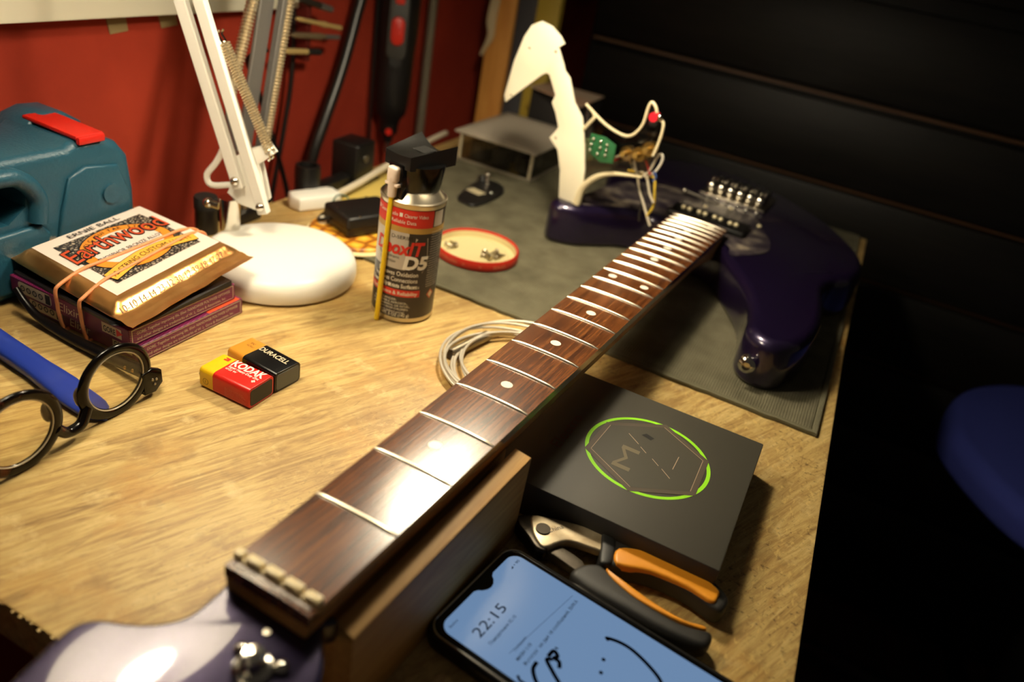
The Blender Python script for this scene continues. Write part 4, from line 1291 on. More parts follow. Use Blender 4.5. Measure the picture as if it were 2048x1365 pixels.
poly2(g, fw, [(6, 79), (13, 75), (22, 75.5), (24, 52), (20, 46), (6, 53)])
sub('silver_flash', g, MATS['label_silver'], lw, smooth=0)
sub('red_strip', cpatch(G(), wrap(0.16), -30, 24.5, 20, 30.5, 30), RED_PRINT, lw, smooth=80)
sub('side_panel', cpatch(G(), wrap(0.16), 26, 84.5, 36, 97), mat('label_silver', (186, 178, 166), 0.3), lw, smooth=80)
fw = wrap(0.32); g = G()
text(g, '■ Clearer Audio ■ Clearer Video', fw, -3, 91.5, width=46, size=4.2, align='C')
text(g, '■ Reliable Data', fw, -1, 86.3, width=24, size=4.2, align='C')
for i, (tx, w_) in enumerate((('Removes Oxidation', 34), ('Improves Connections', 38), ('Cleans & Protects Surfaces', 42))):
    text(g, tx, fw, 17, 42.6 - 5.2 * i, width=w_, size=5.2, bold=0.012, align='R')
text(g, 'Fast Acting ■ Safe on Plastics', fw, 19, 32.2, width=42, size=4.0, align='R')
text(g, 'Performance & Reliability', fw, 18, 26, width=42, size=4.4, bold=0.012, align='R')
for i, (tx, w_) in enumerate((('DANGER:', 12), ('FLAMMABLE AEROSOL,', 30), ('MAY BE HARMFUL OR FATAL.', 34), ('KEEP AWAY FROM CHILDREN.', 32), ('(see back before using)', 26))):
    text(g, tx, fw, -4 + w_ * 0 + 0, 20.6 - 2.7 * i, width=w_, size=2.6, align='C')
text(g, 'NET WT. 5 OZ (142 g)', fw, -2, 6.6, width=30, size=3.8, bold=0.012, align='C')
for i in range(24):
    text(g, 'contact cleaner and rejuvenator', fw, 24.5 + 0.4 * (i % 2), 80 - 2.05 * i, width=12 + (i % 3), size=1.5)
sub('white_lettering', g, WHITE_PRINT, lw, smooth=0)
g = G(); fw = wrap(0.34)
text(g, 'D-SERIES', fw, -7, 73.5, width=17, size=4.2)
text(g, 'The Electronic', fw, -19, 57, width=20, size=3.8)
text(g, 'Connection', fw, -17, 53, width=15, size=3.6)
sub('black_lettering', g, BLACK_PRINT, lw, smooth=0)
g = G(); fw = wrap(0.5)
text(g, 'DeoxIT', fw, 20, 61, width=42, size=15.5, bold=0.035, shear=0.2, align='R')
sub('red_title', g, RED_PRINT, lw, smooth=0)
g = G(); fw = wrap(0.62)
text(g, 'D5', fw, 24, 49.5, width=20, size=15, bold=0.045, shear=0.15, align='R')
sub('white_title', g, WHITE_PRINT, lw, smooth=0)
g = G(); fw = wrap(0.3)
poly2(g, fw, [(31, 21), (35, 25.5), (31, 30), (27, 25.5)])
sub('hazard_diamond', g, mat('hazard_red', (196, 90, 60), 0.5), lw, smooth=0)
g = G(); fw = wrap(0.4)
poly2(g, fw, [(31, 22.4), (33.6, 25.5), (31, 28.6), (28.4, 25.5)])
sub('hazard_field', g, CREAM_PRINT, lw, smooth=0)
# black trigger cap: collar, overhanging top with a finger dip
FD = Vector((math.cos(R(-100)), math.sin(R(-100)), 0)); SD = Vector((-FD.y, FD.x, 0))
cap = mk('actuator_cap', G().lathe([(17.0, 106.0), (18.5, 107.0), (20.0, 114), (21.2, 124), (21.6, 129), (0.01, 129)], (cx, cy, 0), 48), BLACK_GLOSS, sc_)
v = []; f = []; NA = 14; NB = 14
for sd in (1, 0):
    for i in range(NA + 1):
        a = -1 + 2 * i / NA
        for j in range(NB + 1):
            b = -1 + 2 * j / NB
            halfw = 12.5 + 3.0 * (1 - a)
            p = Vector((cx, cy, 0)) + FD * (a * 22.5) + SD * (b * halfw)
            bk_ = (1 - a) / 2
            zt = 137.5 - 4.0 * (1 - b * b) * (0.25 + 0.75 * bk_) + 4.5 * bk_ * b * b + 0.6 * bk_ * (b < 0) * -b
            v.append(Vector((p.x, p.y, zt if sd else 125.5 + 1.5 * abs(a))))
o2 = (NA + 1) * (NB + 1)
for i in range(NA):
    for j in range(NB):
        a = i * (NB + 1) + j
        f.append((a, a + 1, a + NB + 2, a + NB + 1)); f.append((o2 + a, o2 + a + NB + 1, o2 + a + NB + 2, o2 + a + 1))
for i in range(NA):
    for j in (0, NB):
        a = i * (NB + 1) + j
        f.append((a, a + NB + 1, o2 + a + NB + 1, o2 + a))
for j in range(NB):
    for i in (0, NA):
        a = i * (NB + 1) + j
        f.append((a, a + 1, o2 + a + 1, o2 + a))
sub('trigger_top', G().add(v, f), mat('trigger_plastic', (18, 17, 15), 0.3), cap, smooth=45)
g = G()
for i in range(6):
    g.box(Vector((cx, cy, 135.2)) + FD * (-12 + 2.4 * i), (1.1, 13, 2.6), rz=math.atan2(FD.y, FD.x), bev=0.4, seg=1)
sub('grip_ribs', g, BLACK_RUBBER, cap)
noz = Vector((cx, cy, 0)) + FD * 19
sub('nozzle_housing', G().box(noz - FD * 2 + Vector((0, 0, 117)), (13, 15, 26), rz=math.atan2(FD.y, FD.x), bev=1.2), BLACK_GLOSS, cap)
NZ = noz + FD * 6.5
nz = mk('nozzle', G().box(NZ + Vector((0, 0, 122)), (7, 9, 12), rz=math.atan2(FD.y, FD.x), bev=2.2, seg=3).cyl(NZ + Vector((0, 0, 105)), NZ + Vector((0, 0, 120)), 3.4, 4.0, 18).box(NZ + Vector((0, 0, 114.5)), (4, 13, 2.4), rz=math.atan2(FD.y, FD.x), bev=0.6), mat('nozzle_white', (226, 206, 190), 0.4), sc_)
mk('straw', G().cyl(NZ + Vector((0, 0, 107)), NZ + FD * 4.2 + Vector((0, 0, 1.0)), 2.1, n=14), mat('straw_yellow', (232, 196, 24), 0.35), sc_)

# ================================================================== BACK OF THE BENCH
tag(mk('paper_sheet', G().span((-478, 604, 0.1), (-408, 742, 0.9), 0.2, 1), mat('yellow_paper', (222, 196, 104), 0.7), origin=(-443, 673, 0)), 'yellowish sheet of paper under the white cable', 'paper')
co = thing('coaster', 'round honeycomb-print coaster under the black power adapter', 'coaster', (-388, 563, 4))
mk('disc', G().lathe([(0.01, 4.1), (44, 4.1), (45, 5), (45, 7), (44, 8), (0.01, 8)], (-388, 563, 0), 56), HONEY, co)
mk('paper_backing', G().lathe([(0.01, 4.02), (48, 4.02), (48, 4.6), (0.01, 4.6)], (-386, 559, 0), 48), mat('cream_paper', (232, 214, 164), 0.6), co)
pb = thing('power_adapter', 'black slab power adapter sitting on the honeycomb coaster', 'adapter', (-392, 574, 8))
mk('case', G().box((-390, 575, 18.5), (46, 62, 20), rz=R(-22), bev=3.5, seg=3), mat('adapter_black', (22, 20, 18), 0.4), pb)
mk('seam', G().box((-390, 575, 17), (46.4, 62.4, 1.0), rz=R(-22)), BLACK_GLOSS, pb)
for dx, dy in ((-14, -22), (13, -24), (-13, 22), (14, 22)):
    mk('case_screw', G().sphere((-390 + dx, 575 + dy, 28.4), 1.5, 10, 0.5), CHROME, pb)
mk('lead', G().tube([(-408, 553, 18), (-420, 548, 12), (-430, 560, 9), (-438, 590, 8), (-436, 610, 10), (-428, 618, 12), (-422, 606, 10), (-430, 590, 6)], 1.7, 8, smooth=6), BLACK, pb)
mk('wire_twist', G().tube([(-420, 556, 6), (-432, 580, 14), (-440, 600, 18), (-438, 616, 12), (-430, 604, 6)], 0.9, 6, smooth=6), mat('wire_green', (88, 116, 96), 0.5), pb)
tag(mk('wire_nut', G().lathe([(0.01, 0), (5, 0.4), (5, 6), (3.4, 10), (0.01, 10.6)], (-420, 553, 4), 18), mat('white_cap', (216, 208, 190), 0.4), origin=(-420, 553, 4)), 'small white wire cap beside the black power adapter', 'wire cap')
pl = thing('mains_plug', 'white mains plug with thick white cable lying behind the lamp', 'plug', (-464, 600, 0))
pts = [(-26, -12), (18, -13), (24, -8), (24, 8), (18, 13), (-26, 12), (-30, 0)]
g = G().slab(pts, 0.95, 15, 3.5, 3, 1.5).xf(Matrix.Translation((-464, 598, 0)) @ Matrix.Rotation(R(68), 4, 'Z'))
mk('housing', g, WHITE_ENAMEL, pl)
mk('cable', G().tube([(-456, 618, 8.5), (-457, 660, 12), (-466, 735, 16), (-478, 800, 16), (-494, 870, 12), (-506, 930, 8), (-512, 945, 4)], 3.6, 10, smooth=6), mat('cable_white', (220, 208, 184), 0.45), pl)

# black desk clamp standing on the back edge
dc = thing('bench_clamp', 'black plastic clamp with upright socket and square block at the back edge', 'clamp', (-486, 650, 0))
soc = mk('socket', G().lathe([(13, 0.2), (13.4, 30), (12.6, 36), (9.5, 36.5), (9, 34), (8.6, 8), (0.01, 8)], (-484, 607, 0), 32), BLACK, dc)
mk('slide_bar', G().box((-482, 652, 7), (16, 92, 12), rz=R(2), bev=2), BLACK, dc)
bk = mk('block', G().box((-487, 690, 24), (34, 38, 47), rz=R(4), bev=3, seg=3), BLACK, dc)
sub('block_screw', G().cyl((-470, 690, 30), (-468.6, 690, 30), 4, n=16), STEEL, bk)
mk('foot', G().span((-500, 664, 0.1), (-468, 718, 5), 1.5), BLACK, dc)

# things hanging on the red wall
rt = thing('rotary_tool', 'black rotary tool with red switch hanging on the red wall', 'rotary tool', (-574, 893, -10))
rx, ry = -574, 893
F2 = Vector((0.56, -0.83, 0)); S2 = Vector((0.83, 0.56, 0))
bd = mk('motor_housing', G().lathe([(0.01, -16), (6, -16), (7, -6), (12, -2), (13, 10), (15, 18), (21, 26), (23.5, 44), (24.6, 70), (25.2, 110), (27, 132), (27, 250), (24, 262), (0.01, 264)], (rx, ry, 0), 40), mat('tool_black', (20, 18, 17), 0.45), rt)
Mf = frame(S2, (0, 0, 1), F2)
def front(pts, d0, d1, r, z): 
    return G().slab(pts, d0, d1, r, 3).xf(Matrix.Translation((rx, ry, z)) @ Mf.to_4x4())
sub('switch_plate', front(rrect(-13, -34, 13, 44, 8), 20, 28.5, 1.5, 136), mat('tool_grey', (52, 50, 46), 0.5), bd)
sub('switch', front(rrect(-8.5, -17.5, 8.5, 17.5, 8.4, 8), 27, 32, 2.2, 137), RED_PLASTIC, bd)
sub('switch_groove', front(rrect(-5, -0.8, 5, 0.8, 0.7), 31, 32.4, 0.2, 134), RED_PLASTIC, bd)
sub('upper_button', front(rrect(-6, -9, 6, 9, 3), 24, 30, 1.2, 178), RED_PLASTIC, bd)
sub('dial', G().cyl(Vector((rx, ry, 99)) + F2 * 20, Vector((rx, ry, 99)) + F2 * 28, 8, n=26), BLACK_RUBBER, bd)
sub('lock_button', G().cyl(Vector((rx, ry, 2)) + F2 * 8, Vector((rx, ry, 2)) + F2 * 14.5, 4.5, n=20), RED_PLASTIC, bd)
mk('collet', G().cyl((rx, ry, -30), (rx, ry, -15), 4, n=16), STEEL, rt)
mk('hanger', G().span((-600, ry - 14, 252), (-562, ry + 14, 262), 2), BLACK, rt)

tag(mk('grey_rod', G().cyl((-580, 988, -60), (-582, 990, 420), 6.5, n=18), mat('grey_rod', (132, 122, 104), 0.4, 0.4), origin=(-580, 988, -60)), 'dull grey metal rod upright beside the rotary tool', 'rod')
tag(mk('black_hose', G().tube([(-582, 834, 330), (-580, 822, 200), (-580, 808, 150), (-578, 783, 92), (-576, 752, 36), (-576, 730, -12), (-576, 722, -80)], 7.2, 14, smooth=8), mat('hose_black', (30, 28, 25), 0.32), origin=(-578, 760, 100)), 'thick shiny black hose curving down the red wall', 'hose')
tag(mk('black_cable', G().tube([(-584, 702, 420), (-584, 700, 170), (-583, 697, 92), (-582, 684, 30), (-580, 664, -42), (-580, 650, -120)], 2.9, 10, smooth=8), BLACK, origin=(-582, 690, 100)), 'thin black cable hanging down between tool bits and lamp', 'cable')
tag(mk('black_cable', G().tube([(-506, 570, 150), (-520, 560, 138), (-540, 590, 112), (-548, 620, 60), (-540, 640, -10), (-530, 640, -60)], 2.7, 10, smooth=8), BLACK, origin=(-525, 600, 60)), 'black cable looping behind the grey spring arm lamp', 'cable')
tag(mk('power_cable', G().tube([(-590, 868, 420), (-590, 868, 150), (-588, 866, 60), (-586, 866, -40), (-586, 866, -100)], 2.2, 8, smooth=6), BLACK, origin=(-588, 866, 50)), 'thin black cord hanging just beside the rotary tool', 'cord')
tag(mk('magnetic_strip', G().span((-600, 700, 112), (-566, 708, 420), 1.5), mat('strip_maroon', (92, 24, 18), 0.5), origin=(-590, 704, 112)), 'slim dark red tool strip holding the small bits', 'tool strip')
GOLDBIT = mat('bit_gold', (226, 196, 128), 0.35, 0.45)
def bit(name, p, q, prof, m1, m2, lab, cat):
    t = thing(name, lab, cat, p)
    p = Vector(p); q = Vector(q); d = q - p
    a = mk('shaft', G(), m1, t) if False else None
    g1 = G(); g2 = G()
    for (t0, t1, r0, r1, w) in prof:
        (g1 if w == 0 else g2).cyl(p + d * t0, p + d * t1, r0 * 0.75, r1 * 0.75, 16)
    mk('shank', g1, m1, t)
    if g2.v: mk('tip', g2, m2, t)
    return t
bit('tool_bit', (-562, 677, 160), (-562, 756, 146), [(0, 0.06, 1.5, 3.2, 0), (0.06, 0.45, 3.2, 3.2, 0), (0.45, 0.62, 3.2, 4.6, 0), (0.62, 0.7, 4.6, 3.2, 0), (0.7, 0.98, 3.4, 3.8, 1), (0.98, 1, 3.8, 2.5, 1)], GOLDBIT, GOLDBIT, 'gold tool bit with stepped shank, topmost of the bright bits on the wall', 'tool bit')
bit('tool_bit', (-562, 668, 144), (-562, 752, 136), [(0, 0.12, 1.5, 4, 0), (0.12, 0.6, 4, 5, 0), (0.6, 0.7, 5, 3, 0), (0.7, 1, 3.6, 3.6, 1)], mat('bit_bronze', (140, 122, 94), 0.4, 0.5), GREYMETAL, 'dull bronze tool bit between the gold bit and brush', 'tool bit')
bit('brush_bit', (-562, 660, 128), (-562, 721, 122), [(0, 0.06, 2.5, 4.2, 0), (0.06, 0.6, 4.2, 4.2, 0), (0.6, 0.95, 4.4, 4.8, 1), (0.95, 1, 4.8, 3.4, 1)], GOLDBIT, BLACK_RUBBER, 'gold-handled brush bit with black bristles, lowest on the wall strip', 'brush bit')
bit('tool_bit', (-562, 684, 179), (-562, 736, 167), [(0, 0.6, 4, 5, 0), (0.6, 1, 5.2, 4.6, 1)], mat('bit_dark', (60, 54, 46), 0.5, 0.5), GREYMETAL, 'dark blunt tool bit above the gold one on the wall', 'tool bit')

# ================================================================== ON THE GREY MAT
ld = thing('jar_lid', 'red screw-top jar lid holding loose screws on the mat', 'jar lid', (-280, 611, 4))
lr = 41
mk('shell', G().lathe([(0.01, 4.1), (lr - 3, 4.1), (lr, 5), (lr + 0.4, 7), (lr, 13), (lr - 0.8, 14.2), (lr - 2.2, 13.6), (lr - 2.6, 12), (lr - 2.6, 5.6), (0.01, 5.5)], (-280, 611, 0), 72), mat('lid_red', (196, 46, 30), 0.35), ld)
mk('lining', G().lathe([(0.01, 5.6), (lr - 2.8, 5.6), (lr - 2.7, 12.2), (lr - 3.1, 12.2), (lr - 3.4, 6.2), (lr - 9, 6.0), (lr - 10, 6.6), (lr - 12, 6.0), (0.01, 6.0)], (-280, 611, 0), 72), mat('lid_cream', (214, 200, 150), 0.35), ld)
g = G()
for a0, tx in ((-118, 'STERILIZED'), (-82, '✕'), (-60, '✕'), (-40, 'SEALED')):
    fnw = lambda x, y, a0=a0: Vector((-280 + (lr + 0.6) * math.cos(R(a0) + x / lr), 611 + (lr + 0.6) * math.sin(R(a0) + x / lr), 8 + y))
    text(g, tx, fnw, 0, 0, size=4.2)
mk('rim_lettering', g, mat('lid_print', (226, 150, 110), 0.5), ld, smooth=0)

SCREW = mat('screw_steel', (176, 164, 140), 0.3, 1.0)
s0 = thing('loose_screw', 'loose steel screw lying in the red jar lid', 'screw', (-268, 611, 6), 'loose screws in the jar lid')
mk('head', G().lathe([(0.01, 0), (1.5, 0.2), (2.6, 1.6), (2.6, 2.2), (0.01, 2.4)], (-268, 611, 8.6), 14, frame((0, 0, 1), (0, 1, 0), (-1, 0, 0))), SCREW, s0)
mk('shank', G().cyl((-268.5, 611, 8.6), (-258, 611, 7.6), 1.25, 0.5, 10), SCREW, s0)
for i, (x, y, a) in enumerate(((-262, 617, 40), (-266, 606, 130), (-259, 608, 210), (-272, 612, 300), (-264, 620, 255), (-257, 614, 80), (-270, 605, 20), (-262, 603, 160), (-308, 601, 15), (-303, 607, 150), (-300, 602, 250))):
    dup(s0, (x, y, 6 + (0.9 if i % 3 == 1 else 0)), R(a))

gd = thing('clip_plate', 'black leather-like clip plate with pale label on the mat', 'clip plate', (-357, 765, 4))
mk('plate', G().slab([(-369, 728), (-357, 720), (-341, 722), (-337, 772), (-345, 800), (-364, 812), (-379, 800), (-376, 760)], 4.1, 8, 1.6, 3, smooth=4), mat('plate_black', (26, 25, 24), 0.4), gd)
mk('label', G().box((-361.5, 758.5, 8.2), (20, 13, 0.5), rz=R(-14)), mat('label_pale', (196, 184, 150), 0.5), gd)
mk('stud', G().cyl((-366, 796, 7.5), (-368, 798, 17), 2.0, 1.4, 12).sphere((-368, 798, 17.5), 3.0, 12), STEEL, gd)
mk('knob', G().cyl((-374, 800, 7), (-376, 801, 14), 6.5, 5.5, 18), BLACK, gd)
mk('rivet', G().sphere((-347, 770, 8.4), 2.2, 12, 0.6), CHROME, gd)

ab = thing('acrylic_case', 'clear acrylic storage case with frosted lid full of dark bits', 'storage case', (-392, 922, 4))
X0, X1, Y0, Y1, Z0, Z1 = -444, -338, 858, 985, 4.2, 42
mk('tray', G().span((X0, Y0, Z0), (X1, Y1, Z0 + 2.5), 0.8).span((X0 + .6, Y0 + .6, Z0 + 2), (X0 + 2.4, Y1 - .6, Z1 - 4)).span((X1 - 2.4, Y0 + .6, Z0 + 2), (X1 - .6, Y1 - .6, Z1 - 4)).span((X0 + .6, Y0 + .6, Z0 + 2), (X1 - .6, Y0 + 2.2, Z1 - 4)).span((X0 + .6, Y1 - 2.2, Z0 + 2), (X1 - .6, Y1 - .6, Z1 - 4)), ACRYLIC, ab)
for x in (X0 + 2, X1 - 2):
    for y in (Y0 + 2, Y1 - 2):
        mk('corner_post', G().cyl((x, y, Z0 + 1), (x, y, Z1 - 1), 2.2, n=12), mat('acrylic_edge', (176, 164, 138), 0.25, Alpha=1.0), ab)
mk('base_rim', G().span((X0 - 3, Y0 - 3, Z0), (X1 + 3, Y0 + 0.5, Z0 + 3), 0.8).span((X1, Y0 - 3, Z0), (X1 + 3, Y1 + 3, Z0 + 3), 0.8), mat('rim_grey', (120, 112, 96), 0.3), ab)
mk('lid', G().span((X0 - 6, Y0 - 4, Z1 - 2.5), (X1 + 5, Y1 + 22, Z1), 0.8), mat('lid_frosted', (176, 166, 148), 0.4), ab)
mk('card_insert', G().span((X0 + 4, Y0 + 6, Z1), (X1 - 6, Y1 + 10, Z1 + 0.5), 0.1, 1), mat('card_grey', (186, 176, 158), 0.6), ab)
for i in range(3):
    for j in range(2):
        mk('bit_reel', G().cyl((X0 + 20 + 33 * i, Y0 + 22 + 26 * j, 8), (X0 + 20 + 33 * i, Y0 + 22 + 26 * j, 28), 12, n=22).cyl((X0 + 20 + 33 * i, Y0 + 22 + 26 * j, 28), (X0 + 20 + 33 * i, Y0 + 22 + 26 * j, 30), 5, n=16), mat('reel_dark', (46, 42, 36), 0.4), ab)

db = thing('dark_box', 'dark box at the far end of the bench topped by a card', 'box', (-374, 1030, 4))
mk('carton', G().span((-420, 1010, 4.2), (-330, 1056, 86), 1.2), mat('carton_dark', (22, 20, 19), 0.6), db)
g = G().add([(-421, 1000, 86.2), (-411, 1060, 86.2), (-329, 1060, 86.2), (-326, 962, 86.2), (-421, 1000, 87.4), (-411, 1060, 87.4), (-329, 1060, 87.4), (-326, 962, 87.4)],
            [(3, 2, 1, 0), (4, 5, 6, 7), (0, 1, 5, 4), (1, 2, 6, 5), (2, 3, 7, 6), (3, 0, 4, 7)])
cd = tag(mk('card', g, mat('card_print', (172, 158, 138), 0.5, vary=(14, (176, 96, 44), 0.5)), origin=(-372, 1020, 86.2)), 'printed grey and orange card lying on the dark box', 'card')

# ================================================================== NEAR RIGHT CORNER
bb = thing('black_box', 'flat black cardboard box with green ring print beside the pliers', 'box', (-31, 377, 0))
CARD = mat('black_card', (62, 59, 50), 0.6)
bx0, bx1, by0, by1, bz = -116, 28.5, 309.6, 445.5, 25.0
mk('base_tray', G().span((bx0 + 1, by0 + 1, 0.2), (bx1 - 1, by1 - 1, 22), 0.5, 1), CARD, bb)
lid = mk('lid', G().span((bx0, by0, 4.5), (bx1, by1, bz), 0.9, 2), CARD, bb)
fl = plane((0, 0, bz + 0.12), (1, 0, 0), (0, 1, 0))
HEX = [(-70.5, 362), (-68.5, 397.5), (-34, 421.5), (0.8, 400.5), (1.6, 361.5), (-34, 340)]
HC = (-34.5, 380.4)
g = G(); ring(g, fl, HC[0], HC[1], 37.6, 40.0, n=96)
sub('green_ring', g, mat('lime_green', (150, 226, 40), 0.4), lid, smooth=0)
fh = plane((0, 0, bz + 0.24), (1, 0, 0), (0, 1, 0))
# six-sided dark band; the ring shows between its corners
g = G()
inset = lambda k_: [(HC[0] + (x - HC[0]) * k_, HC[1] + (y - HC[1]) * k_) for x, y in HEX]
o_, i_ = inset(1.0), inset(0.9)
for q in range(6):
    p = (q + 1) % 6
    g.add([fh(*o_[q]), fh(*o_[p]), fh(*i_[p]), fh(*i_[q])], [(0, 1, 2, 3)])
sub('hexagon_band', g, mat('band_dark', (84, 74, 64), 0.4), lid, smooth=0)
g = G(); fh2 = plane((0, 0, bz + 0.3), (1, 0, 0), (0, 1, 0))
poly2(g, fh2, i_)
sub('hexagon_field', g, mat('field_dark', (66, 63, 53), 0.5), lid, smooth=0)
g = G(); fh3 = plane((0, 0, bz + 0.42), (1, 0, 0), (0, 1, 0))
for q in (0, 2, 5, 3):
    strip(g, fh3, [i_[q], i_[(q + 1) % 6]], 0.35)
for s_ in ([(-52, 395), (-43, 388)], [(-41, 386), (-36, 382)], [(-31, 379), (-25.5, 374.5)], [(-23, 373), (-16, 367)], [(-17, 377), (-17, 392)]):
    strip(g, fh3, s_, 0.45)
sub('foil_lines', g, mat('foil_line', (186, 160, 136), 0.35), lid, smooth=0)
g = G()
text(g, 'M', lambda x, y: fh3(-39.5 - y, 357 + x), 0, 0, width=24, size=17)
sub('letter_strokes', g, mat('stroke_grey', (112, 102, 82), 0.4), lid, smooth=0)
g = G(); poly2(g, fh3, [(-44.5, 399), (-42, 402.5), (-36, 400.5), (-37.5, 397)])
sub('dark_mark', g, BLACK_PRINT, lid, smooth=0)
g = G()
text(g, 'Electro', lambda x, y: fl(-83 - y, 352 + x), 0, 0, width=40, size=11)
sub('side_lettering', g, mat('dim_red_print', (70, 34, 22), 0.45), lid, smooth=0)

# ---- diagonal cutters
pc = thing('cutting_pliers', 'diagonal cutting pliers with orange and black grips beside the phone', 'pliers', (-20, 292, 0))
mk('jaw', G().slab([(-83.6, 295.1), (-78, 301.5), (-71, 303), (-66, 300), (-59, 285), (-58, 280.5), (-64, 279.5), (-72, 285), (-79, 289)], 3, 12, 1.5, 3, smooth=3), mat('tool_steel_dark', (52, 46, 38), 0.35, 0.8), pc)
ja = mk('upper_arm', G().slab([(-76.0, 300.6), (-66.1, 305), (-52.0, 309.4), (-33, 311), (-29, 299.8), (-46.3, 295.8), (-53.5, 291.5), (-60, 281.5), (-68, 286), (-72.5, 292)], 7.5, 13, 1.2, 3, smooth=3), mat('ground_steel', (206, 190, 158), 0.42, 0.55, vary=(90, (140, 112, 74), 0.6)), pc)
g = G()
text(g, 'China', lambda x, y: Vector((-62 + 0.55 * x - 0.83 * y, 293 + 0.83 * x + 0.55 * y, 13.1)), 0, 0, size=4.5)
sub('stamped_mark', g, BLACK_PRINT, ja, smooth=0)
mk('pivot', G().cyl((-66, 293.5, 12), (-66, 293.5, 13.8), 4.2, n=20), mat('tool_steel_dark', (52, 46, 38), 0.35, 0.8), pc)
mk('lower_arm', G().slab([(-66, 292), (-58, 292), (-39, 288.5), (-36, 280), (-54, 283), (-62, 283.5)], 3, 9.5, 1.0, 2, smooth=3), mat('tool_steel_grey', (92, 84, 72), 0.5, 0.6), pc)
GRIP = mat('grip_black', (38, 36, 33), 0.55)
mk('upper_grip', G().slab([(-36.5, 312.5), (-28, 314.5), (-1.2, 320), (19.6, 318), (36.5, 309.5), (38, 300), (33.7, 294.8), (15.6, 298.8), (-3.8, 297.8), (-23.1, 291), (-30, 289.5), (-33, 300)], 1.5, 13.5, 3.2, 4, smooth=4), GRIP, pc)
mk('upper_orange_inlay', G().slab([(-24.6, 304.5), (-9.1, 312), (10.7, 314.5), (30.5, 308.5), (32.5, 302), (30, 297.0), (15.6, 299.6), (-3.8, 298.4), (-21.6, 292.6)], 5, 15.0, 1.6, 4, smooth=4), ORANGE_PLASTIC, pc)
mk('upper_collar', G().slab([(-36.9, 313), (-30.5, 314), (-25.5, 302), (-24.4, 291.2), (-30, 289), (-33.6, 300)], 1.2, 14.4, 1.6, 3, smooth=4), mat('collar_black', (26, 25, 23), 0.5), pc)
mk('lower_grip', G().slab([(-40.6, 274.5), (-37.8, 284.2), (-29.7, 289.9), (-21.4, 287.2), (-0.4, 279.8), (19.4, 277), (34.2, 280.6), (36.2, 274.2), (31.8, 268.6), (13.9, 267.2), (-8.1, 268.4), (-28.0, 269.8)], 1.0, 12.0, 3.2, 4, smooth=4), GRIP, pc)
mk('lower_orange_inlay', G().slab([(-25.5, 288), (-20.5, 287), (-0.4, 281.2), (19.6, 278.6), (30.6, 281.0), (30.4, 278.4), (14.2, 276.2), (-5.4, 277.8), (-20.6, 283.2)], 5, 12.9, 0.9, 3, smooth=4), ORANGE_PLASTIC, pc)

# ---- phone
ph = thing('smartphone', 'smartphone in black case with lit pale blue lock screen', 'phone', (-12, 240, 0))
PA = math.atan2(-0.130, 0.9915)
PM = Matrix.Translation((-82, 208, 0)) @ Matrix.Rotation(PA, 4, 'Z')
mk('case', G().slab(rrect(-5.5, -7.0, 139, 69.5, 9.5, 8), 0.2, 9.3, 2.4, 4).xf(PM), mat('phone_case', (14, 13, 13), 0.3), ph)
mk('bezel', G().slab(rrect(-2.4, -3.6, 136, 66.2, 8, 8), 8.0, 9.75, 0.4, 2).xf(PM), BLACK_GLOSS, ph)
g = G().tube([PM @ Vector((x, y, 9.5)) for x, y in rrect(-3.6, -4.9, 137.2, 67.4, 8.6, 8)], 0.55, 6, closed=True)
mk('chrome_edge', g, CHROME, ph)
def scr(lift):
    return lambda a, b: PM @ Vector((a, b, 9.8 + lift))
out_ = rrect(0.6, -1.2, 133, 63.6, 6.5, 8)
# notch cut into the top edge (a = 0.6 side)
sp_ = []
for p in out_:
    sp_.append(p)
k_ = max(i for i in range(len(sp_)) if sp_[i][0] < 0.7 and sp_[i][1] > 50)
notch = [(0.6, 44.5), (1.6, 42.4), (3.4, 41.0), (5.0, 38.6), (5.6, 36.0), (5.0, 33.4), (3.4, 31.0), (1.6, 29.6), (0.6, 27.5)]
sp_ = sp_[:k_ + 1] + notch + sp_[k_ + 1:]
g = G(); poly2(g, scr(0.06), sp_)
SCREEN = emit_mat('lit_screen', (124, 158, 200), 0.7, 0.16)
SCREEN.node_tree.nodes['Principled BSDF'].inputs['Specular IOR Level'].default_value = 0.12
s_o = mk('screen', g, SCREEN, ph, smooth=0)
SB = mat('screen_ink', (4, 5, 12), 0.6, spec=0.0); SG = mat('screen_ink_soft', (26, 34, 62), 0.6, spec=0.0)
# screen lettering reads across the short side: x -> b, y -> -a
tx = lambda lift: (lambda x, y: scr(lift)(-y, x))
g = G()
text(g, '22:15', tx(0.14), 6.8, -19.4, width=23.5, size=8.0)
sub('clock_digits', g, mat('clock_ink', (10, 14, 30), 0.6, spec=0.0), s_o, smooth=0)
g = G()
text(g, 'Понедельник 02.10', tx(0.14), 7.2, -25.6, width=22, size=2.6)
text(g, 'Beeline', tx(0.14), 2.2, -5.4, width=6, size=2.0)
text(g, '◢ ▾ 90', tx(0.14), 53, -6.8, width=8, size=2.2)
text(g, 'Сообщения', tx(0.14), 12, -36.2, width=10, size=2.0)
strip(g, tx(0.14), [(9, -34.6), (60, -40.2)], 0.18)
sub('soft_lettering', g, SG, s_o, smooth=0)
g = G()
text(g, 'MASH 1:10', tx(0.14), 8.6, -40.2, width=12, size=2.5, bold=0.01)
text(g, 'Фотография дня 18 сообщений, ВИКА', tx(0.14), 8.6, -44.4, width=50, size=2.7)
sub('message_lettering', g, SB, s_o, smooth=0)
g = G()
S3 = scr(0.16)
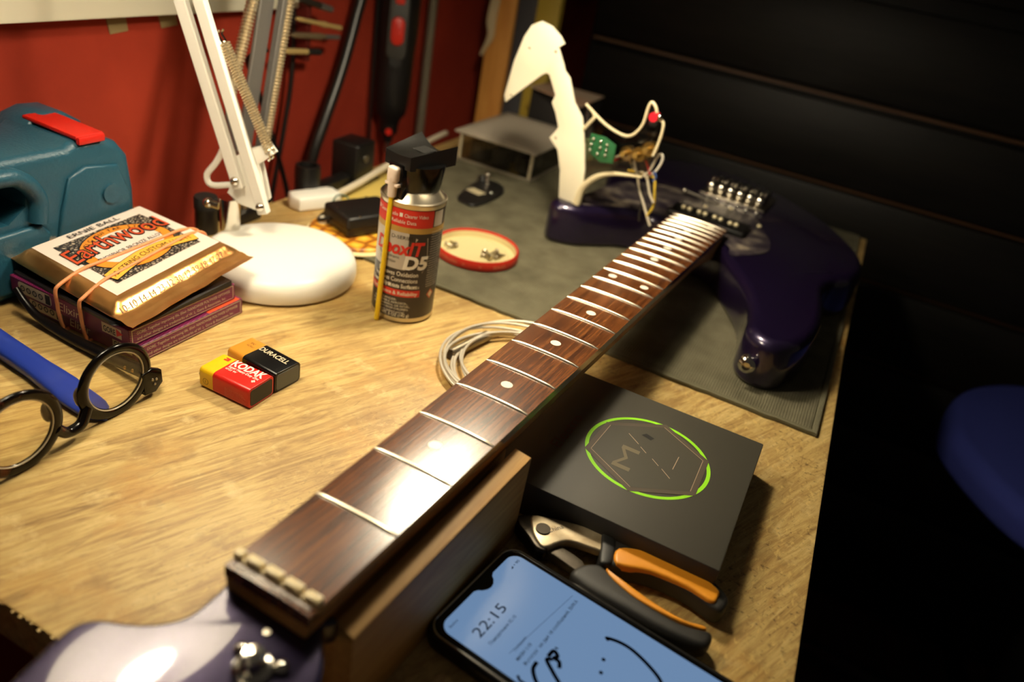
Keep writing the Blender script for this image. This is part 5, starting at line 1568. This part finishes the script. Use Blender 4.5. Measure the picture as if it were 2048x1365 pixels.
cat2 = lambda pts, n=6: [(p.x, p.y) for p in catmull([Vector((a, b, 0)) for a, b in pts], n)]
strip(g, S3, cat2([(66.2, 47.6), (67, 48.8), (73, 50.6), (80, 50.6), (90, 47.8), (98, 43.6), (103, 36), (104, 28)]), 2.0)
ring(g, S3, 67, 48.2, 0.0, 1.1, n=16)
for p in ((70.9, 36.3), (73.3, 29.1)):
    ring(g, S3, p[0], p[1], 0.0, 1.0, n=16)
strip(g, S3, cat2([(47, 14), (48, 9), (54, 4), (60, 5), (62, 10), (56, 14), (50, 18), (52, 20)]), 2.0)
strip(g, S3, cat2([(49.5, 20), (50, 24.5), (53, 23), (52, 21), (55, 21), (57, 18)]), 2.0)
strip(g, S3, [(49.4, 26.5), (51, 26.8)], 0.9)
strip(g, S3, [(44, 2), (46, 0.5), (50, 0.6)], 1.4)
sub('drawn_smiley', g, SB, s_o, smooth=0)

# ---- chair in the dark behind
ch = thing('office_chair', 'blue upholstered chair standing in the dark right of the bench', 'chair', (470, 1010, -720))
SEATM = mat('blue_upholstery', (44, 52, 116), 0.95, spec=0.1, bump=(500, 0.3))
mk('seat', G().slab([(240, 900), (233, 985), (262, 1075), (330, 1140), (430, 1165), (600, 1160), (690, 1080), (700, 900), (620, 800), (460, 760), (320, 790)], -195, -150, 20, 6, 12, smooth=8), SEATM, ch)
mk('seat_pan', G().slab([(270, 910), (290, 1080), (430, 1130), (600, 1120), (660, 1000), (600, 840), (460, 800), (330, 830)], -208, -193, 4, 2, smooth=5), BLACK, ch)
mk('column', G().cyl((470, 980, -640), (470, 980, -205), 26, n=24), BLACK, ch)
for i in range(5):
    a = R(72 * i + 20)
    e_ = (470 + 270 * math.cos(a), 980 + 270 * math.sin(a), -690)
    mk('base_leg', G().tube([(470, 980, -645), (470 + 150 * math.cos(a), 980 + 150 * math.sin(a), -665), e_], 17, 10), BLACK, ch)
    mk('caster', G().cyl((e_[0] - 12, e_[1], -695), (e_[0] + 12, e_[1], -695), 25, n=20), BLACK, ch)
